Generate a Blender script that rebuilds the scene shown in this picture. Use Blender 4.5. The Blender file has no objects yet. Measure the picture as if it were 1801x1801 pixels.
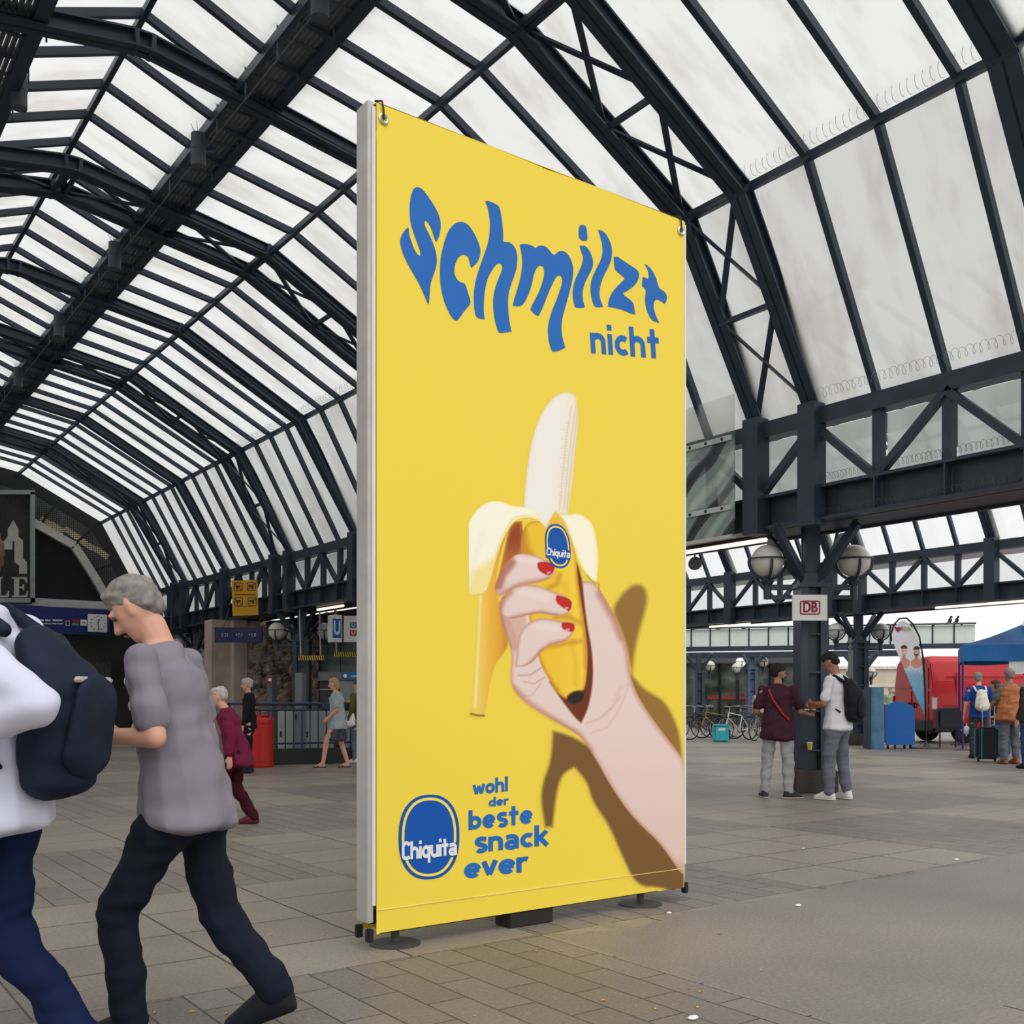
import bpy, bmesh, math, random
import numpy as np
from mathutils import Vector, Matrix, noise
random.seed(7)
PI = math.pi
S = bpy.context.scene
C = S.collection
# ------------------------------------------------------------------ camera
YAW = math.radians(36.1); CY, SY = math.cos(YAW), math.sin(YAW)
FPX, HOR, CX, CH = 1807.0, 1228.0, 900.5, 1.25
cam = bpy.data.cameras.new('camera'); co = bpy.data.objects.new('camera', cam); C.objects.link(co)
co.location = (0, 0, CH); co.rotation_euler = (PI/2, 0, -YAW)
cam.sensor_width = 36; cam.sensor_fit = 'HORIZONTAL'; cam.lens = 36*FPX/1801
cam.shift_y = (HOR-900.5)/1801; cam.clip_end = 500; cam.clip_start = .05
S.camera = co
# ------------------------------------------------------------------ sky and exposure
w = bpy.data.worlds.new('world'); S.world = w; w.use_nodes = True
nt = w.node_tree; bg = nt.nodes['Background']
tc = nt.nodes.new('ShaderNodeTexCoord'); mp = nt.nodes.new('ShaderNodeMapping'); mp.inputs['Scale'].default_value = (1, 1, 3)
nz = nt.nodes.new('ShaderNodeTexNoise'); nz.inputs['Scale'].default_value = 2.2; nz.inputs['Detail'].default_value = 3
cr = nt.nodes.new('ShaderNodeValToRGB'); cr.color_ramp.elements[0].color = (.9, .905, .91, 1); cr.color_ramp.elements[1].color = (1, 1, 1, 1)
cr.color_ramp.elements[0].position = .35; cr.color_ramp.elements[1].position = .65
nt.links.new(tc.outputs['Generated'], mp.inputs[0]); nt.links.new(mp.outputs[0], nz.inputs['Vector'])
nt.links.new(nz.outputs['Fac'], cr.inputs[0]); nt.links.new(cr.outputs[0], bg.inputs[0]); bg.inputs[1].default_value = 1.1
sun = bpy.data.lights.new('sun', 'SUN'); so = bpy.data.objects.new('sun', sun); C.objects.link(so)
sun.energy = 1.3; sun.angle = math.radians(50); so.rotation_euler = (math.radians(42), 0, math.radians(-12))
S.view_settings.view_transform = 'Standard'; S.view_settings.look = 'None'
S.view_settings.exposure = 0.0; S.view_settings.gamma = 1; S.view_settings.use_curve_mapping = False

# ------------------------------------------------------------------ photo pixel -> point in the place
def ab(px):
    s = (px-CX)/FPX
    return SY+CY*s, CY-SY*s
def at(px, f, z=0.0):
    a, b = ab(px); return Vector((a*f, b*f, z))
def gr(px, py): return at(px, FPX*CH/(py-HOR))
def ony(px, py, Y):
    a, b = ab(px); f = Y/b; return Vector((a*f, Y, CH+(HOR-py)*f/FPX))
def onx(px, py, X):
    a, b = ab(px); f = X/a; return Vector((X, b*f, CH+(HOR-py)*f/FPX))
def proj(X, Y, Z):
    F = X*SY+Y*CY; R = X*CY-Y*SY
    return CX+FPX*R/F, HOR-FPX*(Z-CH)/F
FACE = lambda a: -YAW+math.radians(a)      # rotation z whose local +y looks a degrees left of the view axis

# ------------------------------------------------------------------ materials
def lin(c):
    return tuple((x/255/12.92 if x/255 <= .04045 else ((x/255+.055)/1.055)**2.4) for x in c)+(1,)
MATS = {}
def mat(name, rgb, rough=.6, spec=.4, metal=0, var=.12, scale=6, bump=0, bscale=60, emit=0, coat=0):
    if name in MATS: return MATS[name]
    m = bpy.data.materials.new(name); m.use_nodes = True; n = m.node_tree; b = n.nodes['Principled BSDF']
    c = lin(rgb)
    if var:
        t = n.nodes.new('ShaderNodeTexCoord'); z = n.nodes.new('ShaderNodeTexNoise'); z.inputs['Scale'].default_value = scale; z.inputs['Detail'].default_value = 5
        r = n.nodes.new('ShaderNodeValToRGB')
        r.color_ramp.elements[0].color = tuple(x*(1-var) for x in c[:3])+(1,); r.color_ramp.elements[1].color = tuple(min(1, x*(1+var)) for x in c[:3])+(1,)
        r.color_ramp.elements[0].position = .3; r.color_ramp.elements[1].position = .7
        n.links.new(t.outputs['Object'], z.inputs['Vector']); n.links.new(z.outputs['Fac'], r.inputs[0]); n.links.new(r.outputs[0], b.inputs['Base Color'])
        if bump:
            z2 = n.nodes.new('ShaderNodeTexNoise'); z2.inputs['Scale'].default_value = bscale; z2.inputs['Detail'].default_value = 6
            bp = n.nodes.new('ShaderNodeBump'); bp.inputs['Strength'].default_value = bump; bp.inputs['Distance'].default_value = .01
            n.links.new(t.outputs['Object'], z2.inputs['Vector']); n.links.new(z2.outputs['Fac'], bp.inputs['Height']); n.links.new(bp.outputs[0], b.inputs['Normal'])
    else: b.inputs['Base Color'].default_value = c
    b.inputs['Roughness'].default_value = rough; b.inputs['Specular IOR Level'].default_value = spec; b.inputs['Metallic'].default_value = metal
    if coat: b.inputs['Coat Weight'].default_value = coat
    if emit: b.inputs['Emission Color'].default_value = c; b.inputs['Emission Strength'].default_value = emit
    MATS[name] = m; return m
def attr_mat(name, rough=.5):
    m = bpy.data.materials.new(name); m.use_nodes = True; n = m.node_tree
    a = n.nodes.new('ShaderNodeVertexColor'); a.layer_name = 'Col'
    n.links.new(a.outputs[0], n.nodes['Principled BSDF'].inputs['Base Color']); n.nodes['Principled BSDF'].inputs['Roughness'].default_value = rough
    n.nodes['Principled BSDF'].inputs['Specular IOR Level'].default_value = .2
    return m
def glass_mat(name, tint, trans, fac, stain=.1, rough=None):
    """milky translucent panel with grime: part clear, part translucent"""
    m = bpy.data.materials.new(name); m.use_nodes = True; n = m.node_tree; n.nodes.remove(n.nodes['Principled BSDF'])
    out = n.nodes['Material Output']
    g = n.nodes.new('ShaderNodeNewGeometry'); mp = n.nodes.new('ShaderNodeMapping'); mp.inputs['Scale'].default_value = (.55, 1.5, .6)
    z = n.nodes.new('ShaderNodeTexNoise'); z.inputs['Scale'].default_value = 1.3; z.inputs['Detail'].default_value = 8; z.inputs['Roughness'].default_value = .65
    r = n.nodes.new('ShaderNodeValToRGB')
    r.color_ramp.elements[0].position = .28; r.color_ramp.elements[1].position = .55
    r.color_ramp.elements[0].color = (1-stain*1.3, 1-stain*1.4, 1-stain*1.6, 1); r.color_ramp.elements[1].color = (1, 1, 1, 1)
    def mul(c):
        x = n.nodes.new('ShaderNodeMix'); x.data_type = 'RGBA'; x.blend_type = 'MULTIPLY'; x.inputs[0].default_value = 1
        n.links.new(r.outputs[0], x.inputs[6]); x.inputs[7].default_value = tuple(c)+(1,); return x.outputs[2]
    T = n.nodes.new('ShaderNodeBsdfTransparent'); L = n.nodes.new('ShaderNodeBsdfTranslucent'); mx = n.nodes.new('ShaderNodeMixShader'); mx.inputs[0].default_value = fac
    n.links.new(g.outputs['Position'], mp.inputs[0]); n.links.new(mp.outputs[0], z.inputs['Vector']); n.links.new(z.outputs['Fac'], r.inputs[0])
    n.links.new(mul(trans), T.inputs[0]); n.links.new(mul(tint), L.inputs[0])
    n.links.new(T.outputs[0], mx.inputs[1]); n.links.new(L.outputs[0], mx.inputs[2]); n.links.new(mx.outputs[0], out.inputs[0])
    return m
STEEL = mat('dark blue grey steel', (45, 55, 69), .42, .45, var=.22, scale=3, bump=.15, bscale=25)
STEEL2 = mat('weathered grey steel', (74, 78, 84), .6, .4, var=.3, scale=4)
BLACK = mat('black paint', (20, 21, 24), .5)
GREY = mat('light grey metal', (165, 165, 165), .45, .5, var=.05)
ALU = mat('brushed aluminium', (186, 184, 180), .42, .5, metal=.35, var=.08, scale=9)
WHITE = mat('white plastic', (226, 226, 224), .45, var=.03)
PAPER = mat('white enamel sign face', (222, 222, 218), .4, var=.03)
RED = mat('dark red lettering', (150, 34, 44), .5, var=.03)
BLUE = mat('royal blue lettering', (34, 104, 182), .55, .25, var=.04)
LBLUE = mat('deep blue logo ink', (10, 82, 168), .5, .25, var=.03)
YEL = mat('yellow printed sheet', (242, 213, 74), .5, .2, var=0)
YELL = mat('yellow logo ink', (246, 220, 95), .5, .2, var=0)
SKYG = glass_mat('milky roof glazing', (.83, .83, .825), (.82, .82, .815), .76, .11)
SKYG2 = glass_mat('clearer roof glazing', (.95, .95, .95), (.97, .97, .97), .2, .03)
FROST = glass_mat('frosted girder panel', (.93, .97, .95), (.80, .84, .82), .7, .08)
FROSTD = glass_mat('shaded frosted panel', (.55, .58, .57), (.34, .37, .36), .6, .10)
GLOBE = mat('opal glass globe', (206, 204, 198), .25, .5, var=.04)
TUBE = mat('lit fluorescent tube', (255, 226, 196), .4, emit=2.2, var=0)
SKIN = mat('light skin', (205, 155, 130), .55, .35, var=.06)
SKIN2 = mat('tan skin', (158, 112, 88), .55, .35, var=.06)

# ------------------------------------------------------------------ mesh helpers
class MB:
    def __init__(s): s.v = []; s.f = []; s.mi = []; s.ms = []
    def m(s, mt):
        if mt not in s.ms: s.ms.append(mt)
        return s.ms.index(mt)
    def add(s, vs, fs, mt=None):
        k = len(s.v); s.v += [tuple(p) for p in vs]; i = s.m(mt) if mt else 0
        for f in fs: s.f.append(tuple(k+j for j in f)); s.mi.append(i)
        return s
    def box(s, c, d, rz=0, mt=None, M=None):
        h = [x/2 for x in d]; R = Matrix.Rotation(rz, 3, 'Z') if M is None else M
        c = Vector(c)
        vs = [c+R @ Vector((x*h[0], y*h[1], z*h[2])) for x in (-1, 1) for y in (-1, 1) for z in (-1, 1)]
        return s.add(vs, [(0, 1, 3, 2), (4, 6, 7, 5), (0, 4, 5, 1), (2, 3, 7, 6), (0, 2, 6, 4), (1, 5, 7, 3)], mt)
    def beam(s, a, b, w, h, up=(0, 0, 1), mt=None):
        a, b, up = Vector(a), Vector(b), Vector(up); d = (b-a).normalized(); x = d.cross(up)
        if x.length < 1e-4: x = d.cross(Vector((1, 0, 0)))
        x.normalize(); u = x.cross(d)
        vs = [p+x*(i*w/2)+u*(j*h/2) for p in (a, b) for i, j in ((-1, -1), (1, -1), (1, 1), (-1, 1))]
        return s.add(vs, [(0, 3, 2, 1), (4, 5, 6, 7), (0, 1, 5, 4), (1, 2, 6, 5), (2, 3, 7, 6), (3, 0, 4, 7)], mt)
    def ibeam(s, a, b, w, h, up=(0, 0, 1), t=.03, mt=None):
        """I-section: two flanges and a web between a and b"""
        a, b, up = Vector(a), Vector(b), Vector(up); d = (b-a).normalized(); x = d.cross(up).normalized(); u = x.cross(d)
        s.beam(a+u*(h/2-t/2), b+u*(h/2-t/2), w, t, up, mt); s.beam(a-u*(h/2-t/2), b-u*(h/2-t/2), w, t, up, mt)
        return s.beam(a, b, t, h-2*t, up, mt)
    def tube(s, pts, r, n=8, mt=None, closed=False, radii=None):
        pts = [Vector(p) for p in pts]; N = len(pts); rings = []; px = None
        for i, p in enumerate(pts):
            if closed: d = pts[(i+1) % N]-pts[i-1]
            else: d = pts[min(i+1, N-1)]-pts[max(i-1, 0)]
            d.normalize()
            x = (px-d*px.dot(d)) if px is not None else d.cross(Vector((0, 0, 1)) if abs(d.z) < .9 else Vector((1, 0, 0)))
            x.normalize(); px = x; y = d.cross(x); rr = radii[i] if radii else r
            rings.append([p+(x*math.cos(2*PI*k/n)+y*math.sin(2*PI*k/n))*rr for k in range(n)])
        vs = [v for ri in rings for v in ri]; fs = []
        for i in range(N if closed else N-1):
            j = (i+1) % N
            for k in range(n): fs.append((i*n+k, i*n+(k+1) % n, j*n+(k+1) % n, j*n+k))
        if not closed: fs += [tuple(range(n))[::-1], tuple((N-1)*n+k for k in range(n))]
        return s.add(vs, fs, mt)
    def lathe(s, prof, c=(0, 0, 0), n=24, mt=None, M=None):
        c = Vector(c); vs = []; fs = []
        for r, z in prof:
            for k in range(n):
                p = Vector((r*math.cos(2*PI*k/n), r*math.sin(2*PI*k/n), z)); vs.append(c+(M @ p if M else p))
        for i in range(len(prof)-1):
            for k in range(n): fs.append((i*n+k, i*n+(k+1) % n, (i+1)*n+(k+1) % n, (i+1)*n+k))
        fs.append(tuple(range(n))[::-1]); fs.append(tuple((len(prof)-1)*n+k for k in range(n)))
        return s.add(vs, fs, mt)
    def ball(s, c, r, mt=None, n=20, sc=(1, 1, 1)):
        c = Vector(c); m = n//2; vs = []; fs = []
        for i in range(1, m):
            t = PI*i/m
            for k in range(n): vs.append(c+Vector((r*sc[0]*math.sin(t)*math.cos(2*PI*k/n), r*sc[1]*math.sin(t)*math.sin(2*PI*k/n), r*sc[2]*math.cos(t))))
        a = len(vs); vs += [c+Vector((0, 0, r*sc[2])), c-Vector((0, 0, r*sc[2]))]
        for i in range(m-2):
            for k in range(n): fs.append((i*n+k, (i+1)*n+k, (i+1)*n+(k+1) % n, i*n+(k+1) % n))
        for k in range(n): fs.append((a, k, (k+1) % n)); fs.append((a+1, (m-2)*n+(k+1) % n, (m-2)*n+k))
        return s.add(vs, fs, mt)
    def prism(s, pts, e, mt=None):
        """closed outline (3D points) extruded by vector e"""
        n = len(pts); e = Vector(e); pts = [Vector(p) for p in pts]
        return s.add(pts+[p+e for p in pts], [tuple(range(n))[::-1], tuple(range(n, 2*n))]+[(i, (i+1) % n, n+(i+1) % n, n+i) for i in range(n)], mt)
    def build(s, name, mt=None, parent=None, bevel=0, smooth=False):
        me = bpy.data.meshes.new(name); me.from_pydata(s.v, [], s.f)
        ms = s.ms or [mt or STEEL]
        for q in ms: me.materials.append(q)
        if s.ms: me.polygons.foreach_set('material_index', s.mi)
        if smooth: me.polygons.foreach_set('use_smooth', [True]*len(me.polygons))
        me.update()
        bm = bmesh.new(); bm.from_mesh(me); bmesh.ops.recalc_face_normals(bm, faces=bm.faces)
        if bevel: bmesh.ops.bevel(bm, geom=bm.edges[:], offset=bevel, segments=2, affect='EDGES', clamp_overlap=True)
        bm.to_mesh(me); bm.free()
        o = bpy.data.objects.new(name, me); C.objects.link(o)
        if parent: o.parent = parent; o.matrix_parent_inverse = Matrix(); o.location = (0, 0, 0)
        return o
def tag(o, label, cat, group=None):
    o['label'] = label; o['category'] = cat
    if group: o['group'] = group
    return o
def struct(o, label=None, cat=None):
    o['kind'] = 'structure'
    if label: o['label'] = label
    if cat: o['category'] = cat
    return o
def thing(name, label, cat, loc=(0, 0, 0), rz=0, group=None):
    o = bpy.data.objects.new(name, None); C.objects.link(o); o.location = loc; o.rotation_euler = (0, 0, rz); o.empty_display_size = .1
    return tag(o, label, cat, group)
def copy_tree(o, parent=None):
    c = o.copy(); C.objects.link(c)
    if parent: c.parent = parent
    for ch in [x for x in C.objects if x.parent == o]: copy_tree(ch, c)
    return c
def text_mesh(body, h, mt, M, off=0.0, sx=1.0, parent=None, name='lettering', depth=.003, align='CENTER'):
    """raised lettering; M places local x,y on the sign face"""
    cu = bpy.data.curves.new(name, 'FONT'); cu.body = body; cu.size = h; cu.offset = off*h; cu.extrude = depth; cu.align_x = align; cu.align_y = 'CENTER'
    t = bpy.data.objects.new(name, cu); C.objects.link(t); bpy.context.view_layer.update()
    me = bpy.data.meshes.new_from_object(t.evaluated_get(bpy.context.evaluated_depsgraph_get())); bpy.data.objects.remove(t)
    me.transform(Matrix.Diagonal((sx, 1, 1, 1))); me.transform(M); me.materials.clear(); me.materials.append(mt)
    o = bpy.data.objects.new(name, me); C.objects.link(o)
    if parent: o.parent = parent
    return o
def facing(c, a=0):
    """matrix of a sign face at c: local x to the right, y up, z towards the viewer; a = rotation z of the local frame"""
    return Matrix.Translation(Vector(c)) @ Matrix.Rotation(a, 4, 'Z') @ Matrix.Rotation(PI/2, 4, 'X')

# ------------------------------------------------------------------ floor
def floor_mat():
    m = bpy.data.materials.new('paving'); m.use_nodes = True; n = m.node_tree; b = n.nodes['Principled BSDF']
    L = n.links.new
    g = n.nodes.new('ShaderNodeNewGeometry'); sp = n.nodes.new('ShaderNodeSeparateXYZ'); L(g.outputs['Position'], sp.inputs[0])
    def mt(op, a, b_=None, c=None):
        x = n.nodes.new('ShaderNodeMath'); x.operation = op
        for i, q in enumerate((a, b_, c)):
            if q is None: continue
            if isinstance(q, (int, float)): x.inputs[i].default_value = q
            else: L(q, x.inputs[i])
        return x.outputs[0]
    def mix(f, a, b_, mode='MIX'):
        x = n.nodes.new('ShaderNodeMix'); x.data_type = 'RGBA'; x.blend_type = mode
        for i, q in ((0, f), (6, a), (7, b_)):
            if isinstance(q, (int, float, tuple)): x.inputs[i].default_value = q
            else: L(q, x.inputs[i])
        return x.outputs[2]
    X, Y = sp.outputs[0], sp.outputs[1]
    u = mt('FLOOR', mt('DIVIDE', mt('SUBTRACT', X, 3.31), 2.3)); v = mt('FLOOR', mt('DIVIDE', mt('SUBTRACT', Y, 4.3), 2.3))
    slab = mt('MODULO', mt('ABSOLUTE', mt('ADD', u, v)), 2.0)
    def brick(bw, bh, mortar, off, c1, c2, cm, rot=False):
        t = n.nodes.new('ShaderNodeTexBrick'); mp = n.nodes.new('ShaderNodeMapping'); mp.inputs['Location'].default_value = (-3.31, -4.3, 0)
        mp.inputs['Rotation'].default_value = (0, 0, PI/2 if rot else 0)
        L(g.outputs['Position'], mp.inputs[0]); L(mp.outputs[0], t.inputs['Vector'])
        t.inputs['Scale'].default_value = 1; t.inputs['Brick Width'].default_value = bw; t.inputs['Row Height'].default_value = bh
        t.inputs['Mortar Size'].default_value = mortar; t.inputs['Mortar Smooth'].default_value = .3; t.offset = off
        t.inputs['Color1'].default_value = lin(c1); t.inputs['Color2'].default_value = lin(c2); t.inputs['Mortar'].default_value = lin(cm)
        return t
    A = brick(.766, .575, .008, 0, (148, 140, 129), (138, 130, 121), (66, 62, 58))
    B = brick(.46, .192, .006, .5, (134, 127, 120), (122, 116, 109), (76, 71, 67), True)
    col = mix(slab, B.outputs[0], A.outputs[0])
    ht = mix(slab, B.outputs['Fac'], A.outputs['Fac'])
    # asphalt patch
    ed = n.nodes.new('ShaderNodeTexNoise'); ed.inputs['Scale'].default_value = 3; L(g.outputs['Position'], ed.inputs['Vector'])
    ax = mt('MULTIPLY', mt('GREATER_THAN', X, 3.34), mt('LESS_THAN', X, mt('ADD', 8.2, ed.outputs['Fac'])))
    ay = mt('MULTIPLY', mt('GREATER_THAN', Y, 2.2), mt('LESS_THAN', Y, mt('ADD', 3.95, mt('MULTIPLY', ed.outputs['Fac'], .6))))
    asp = mt('MULTIPLY', ax, ay)
    col = mix(asp, col, lin((134, 128, 121)))
    # fine speckle, pale and dark chips, larger stains
    s1 = n.nodes.new('ShaderNodeTexNoise'); s1.inputs['Scale'].default_value = 55; s1.inputs['Detail'].default_value = 6; s1.inputs['Roughness'].default_value = .8
    L(g.outputs['Position'], s1.inputs['Vector'])
    r1 = n.nodes.new('ShaderNodeValToRGB'); r1.color_ramp.elements[0].position = .3; r1.color_ramp.elements[1].position = .72
    r1.color_ramp.elements[0].color = (.6, .6, .6, 1); r1.color_ramp.elements[1].color = (1.4, 1.38, 1.34, 1); L(s1.outputs['Fac'], r1.inputs[0])
    col = mix(1.0, col, r1.outputs[0], 'MULTIPLY')
    vo = n.nodes.new('ShaderNodeTexVoronoi'); vo.inputs['Scale'].default_value = 14; L(g.outputs['Position'], vo.inputs['Vector'])
    chip = mt('MULTIPLY', mt('LESS_THAN', vo.outputs['Distance'], .055), .55)
    col = mix(chip, col, lin((200, 192, 178)))
    s2 = n.nodes.new('ShaderNodeTexNoise'); s2.inputs['Scale'].default_value = .45; s2.inputs['Detail'].default_value = 7; s2.inputs['Roughness'].default_value = .6
    L(g.outputs['Position'], s2.inputs['Vector'])
    r2 = n.nodes.new('ShaderNodeValToRGB'); r2.color_ramp.elements[0].position = .3; r2.color_ramp.elements[1].position = .68
    r2.color_ramp.elements[0].color = (.72, .72, .73, 1); r2.color_ramp.elements[1].color = (1.12, 1.1, 1.07, 1); L(s2.outputs['Fac'], r2.inputs[0])
    col = mix(1.0, col, r2.outputs[0], 'MULTIPLY')
    L(col, b.inputs['Base Color'])
    r3 = n.nodes.new('ShaderNodeValToRGB'); r3.color_ramp.elements[0].color = (.36,)*3+(1,); r3.color_ramp.elements[1].color = (.62,)*3+(1,)
    L(s2.outputs['Fac'], r3.inputs[0]); L(r3.outputs[0], b.inputs['Roughness']); b.inputs['Specular IOR Level'].default_value = .4
    bp = n.nodes.new('ShaderNodeBump'); bp.inputs['Strength'].default_value = .25; bp.inputs['Distance'].default_value = .006
    L(mt('SUBTRACT', mt('MULTIPLY', s1.outputs['Fac'], .5), mt('MULTIPLY', ht, mt('SUBTRACT', 1.0, asp))), bp.inputs['Height']); L(bp.outputs[0], b.inputs['Normal'])
    return m
fl = MB(); fl.box((25, 25, -.1), (160, 160, .2)); fo = fl.build('floor', floor_mat()); struct(fo)

# ------------------------------------------------------------------ roof geometry
Y0, PER, DM = 8.315, 8.034, .9092
YE, YF = 36.6, 5.07                       # gable end, open end
CEN = 3.75
def mirror(p): return p+[(2*CEN-x, z) for x, z in p[::-1]]
GP = [(10.9, 4.95), (9.56, 7.42), (6.92, 8.82), (5.1, 9.15), (3.751, 9.68)]
RP = [(10.8, 4.88), (9.37, 7.24), (6.78, 8.64), (3.84, 9.13)]
GPM, RPM = mirror(GP), mirror(RP)
def strip(mb, prof, y0, y1, mt=None):
    for (x0, z0), (x1, z1) in zip(prof, prof[1:]):
        if abs(x0-x1) < .01 and abs(z0-z1) < .01: continue
        d = Vector((x1-x0, 0, z1-z0)).normalized(); nn = Vector((-d.z, 0, d.x))*.006
        a, b = Vector((x0, 0, z0)), Vector((x1, 0, z1))
        mb.prism([a+nn+Vector((0, y0, 0)), a-nn+Vector((0, y0, 0)), b-nn+Vector((0, y0, 0)), b+nn+Vector((0, y0, 0))], (0, y1-y0, 0), mt)
def norm2(prof, i):
    n = Vector((0, 0))
    for a, b in ((i-1, i), (i, i+1)):
        if a < 0 or b >= len(prof): continue
        d = (Vector(prof[b])-Vector(prof[a]))
        if d.length < .02: continue
        d.normalize(); n += Vector((-d.y, d.x))
    n.normalize()
    return n if n.y > 0 or abs(prof[i][1]) < 6 else -n
def rail_profile(mb, prof, y, w, h, off=0, mt=None):
    """bar following the profile in the plane y; extends h outwards from the profile line + off, mitred"""
    ins = []; outs = []
    for i, (x, z) in enumerate(prof):
        n = norm2(prof, i)
        if n.x*(x-CEN) < 0 and abs(n.x) > .05 and False: n = -n
        ins.append((x+n.x*off, z+n.y*off)); outs.append((x+n.x*(off+h), z+n.y*(off+h)))
    for i in range(len(prof)-1):
        if (Vector(prof[i])-Vector(prof[i+1])).length < .02: continue
        q = [ins[i], ins[i+1], outs[i+1], outs[i]]
        mb.prism([(x, y-w/2, z) for x, z in q], (0, w, 0), mt)
def outward(prof, c=CEN):
    return prof
# profiles run from right springing over the ridge to the left springing: left-hand normal of the direction points inwards/down; flip
def norm2(prof, i):
    n = Vector((0, 0))
    for a, b in ((i-1, i), (i, i+1)):
        if a < 0 or b >= len(prof): continue
        d = (Vector(prof[b])-Vector(prof[a]))
        if d.length < .02: continue
        d.normalize(); n += Vector((d.y, -d.x))
    return n.normalized()
def roof(gpm, y0, y1, bars, name, lab, purl):
    mb = MB(); strip(mb, gpm, y0, y1); r = mb.build(name, SKYG); struct(r)
    for y in bars:
        b = MB(); rail_profile(b, gpm, y, .075, .10, -.115); b.build('glazing_bar', STEEL, r)
    for x, z in purl:
        b = MB(); b.beam((x, y0, z), (x, y1, z), .07, .09); b.build('purlin', STEEL, r)
    return r
bars = [Y0-DM*k for k in (1, 2, 3)]
for n_ in range(4):
    yb = Y0+PER*n_
    bars += [yb, yb+DM]
    s_ = (PER-DM)/8
    bars += [yb+DM+s_*k for k in range(1, 8)]
bars = sorted(set(round(b, 3) for b in bars if b < YE-.2))
ceil = roof(GPM, YF, YE+1.12, bars, 'ceiling', '', [(9.50, 7.34), (6.86, 8.70), (3.75, 9.58), (2*CEN-6.86, 8.70), (2*CEN-9.50, 7.34)])
# end facets that turn inwards beyond the first rib
mb = MB(); a0, a1, a2 = [Vector((x, YF, z)) for x, z in GP[:3]]; d0, d1 = Vector((0, -1.6, 0)), Vector((-.75, -1.5, 0))
for q in ([a0, a0+d0, a1+d1, a1], [a1, a1+d1, a2+d1, a2]):
    nn = (q[1]-q[0]).cross(q[2]-q[0]).normalized()*.01; mb.prism([p+nn for p in q], -2*nn)
e = mb.build('ceiling', SKYG); struct(e)
b = MB(); b.beam(a1, a1+d1, .07, .09); b.build('purlin', STEEL, e); b = MB(); b.beam(a0+d0, a1+d1, .1, .12); b.build('purlin', STEEL, e)

def rib(mb, rpm, y, w=.24, h=.2):
    rail_profile(mb, rpm, y, w, .028, 0); rail_profile(mb, rpm, y, .03, h, 0); rail_profile(mb, rpm, y, w*.8, .025, h)
def rib_knees(mb, rpm, y, w=.25):
    for i, (x, z) in list(enumerate(rpm))[1:-1]:
        n = norm2(rpm, i); d = Vector((n.x, 0, n.y)); p = Vector((x, y, z)); mb.beam(p-d*.01, p+d*.2, .05, w, Vector((0, 1, 0)))
def lace(parent, rpm, y0, y1, cen):
    """purlin ties and crossed diagonals between the two ribs of a pair"""
    pts = []
    for (xa, za), (xb, zb) in zip(rpm, rpm[1:]):
        L = math.hypot(xb-xa, zb-za)
        if L < .02: continue
        k = max(1, round(L/1.45))
        pts += [(xa+(xb-xa)*i/k, za+(zb-za)*i/k) for i in range(k)]
    pts.append(rpm[-1])
    for (xa, za), (xb, zb) in zip(pts, pts[1:]):
        for s in (0, 1):
            b = MB(); b.beam((xa, (y0, y1)[s], za+.1), (xb, (y1, y0)[s], zb+.1+.02*s), .075, .03); b.build('cross_brace', STEEL, parent)
    for x, z in pts[1:-1]:
        b = MB(); b.beam((x, y0, z+.06), (x, y1, z+.06), .06, .06); b.build('tie_bar', STEEL, parent)
pl = ['paired steel arch ribs rising behind the top right of the yellow banner', 'paired steel arch ribs second from the column with the white sign', 'paired steel arch ribs third along the hall, above the yellow warning sign', 'paired steel arch ribs deepest in the hall, next to the netted gable']
for n_ in range(4):
    y = Y0+PER*n_
    t = thing('paired_arch_rib', pl[n_], 'arch rib', (0, 0, 0), 0, 'paired arch ribs of the hall')
    for k in (0, 1):
        b = MB(); rib(b, RPM, y+DM*k); rib_knees(b, RPM, y+DM*k); b.build('rib', STEEL, t)
    lace(t, RPM, y, y+DM, CEN)
sl = ['single steel arch rib across the top left, nearest of the single ribs', 'single steel arch rib second from the front, crossing the catwalk', 'single steel arch rib nearest the gable end of the hall']
for n_ in range(3):
    y = Y0+DM+PER*n_+(PER-DM)/2
    b = MB(); rib(b, RPM, y); rib_knees(b, RPM, y); tag(b.build('arch_rib', STEEL), sl[n_], 'arch rib', 'single arch ribs of the hall')
b = MB(); rib(b, RPM, YF, .3, .26); rib_knees(b, RPM, YF, .3); tag(b.build('arch_rib', STEEL), 'thick end rib of the glass roof at the right edge of the photo', 'arch rib')
# ridge catwalks
def catwalk(xa, xb, lab):
    t = thing('catwalk', lab, 'catwalk', (0, 0, 0), 0, 'catwalks under the ridge')
    z = 9.05-(.17*(abs((xa+xb)/2-CEN)-1))+.12
    o_ = xb if xb > CEN else xa; i_ = xa if xb > CEN else xb
    b = MB(); b.beam((o_, YF, z), (o_, YE, z), .16, .2); b.build('side_beam', STEEL, t)
    b = MB(); b.beam((i_, YF, z), (i_, YE, z), .05, .14); b.build('side_beam', STEEL, t)
    b = MB()
    for k in range(7):
        x = i_+(o_-i_)*(k+.7)/8; b.beam((x, YF, z-.02), (x, YE, z-.02), .046, .05)
    y = YF
    while y < YE: b.beam((min(xa, xb), y, z-.06), (max(xa, xb), y, z-.06), .05, .03); y += .9
    b.build('grating', STEEL2, t)
    b = MB(); y = YF+.4
    while y < YE: b.tube([(i_, y, z-.28), (i_, y, z+.5)], .014, 6); b.tube([(o_-.1*(1 if xb > CEN else -1), y+.4, z-.2), (o_-.1*(1 if xb > CEN else -1), y+.4, z+.1)], .012, 6); y += 1.0
    b.tube([(i_, YF, z-.28), (i_, YE, z-.28)], .014, 6); b.tube([(i_, YF, z+.2), (i_, YE, z+.2)], .012, 6)
    b.build('hand_rail', STEEL2, t)
    return z
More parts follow.
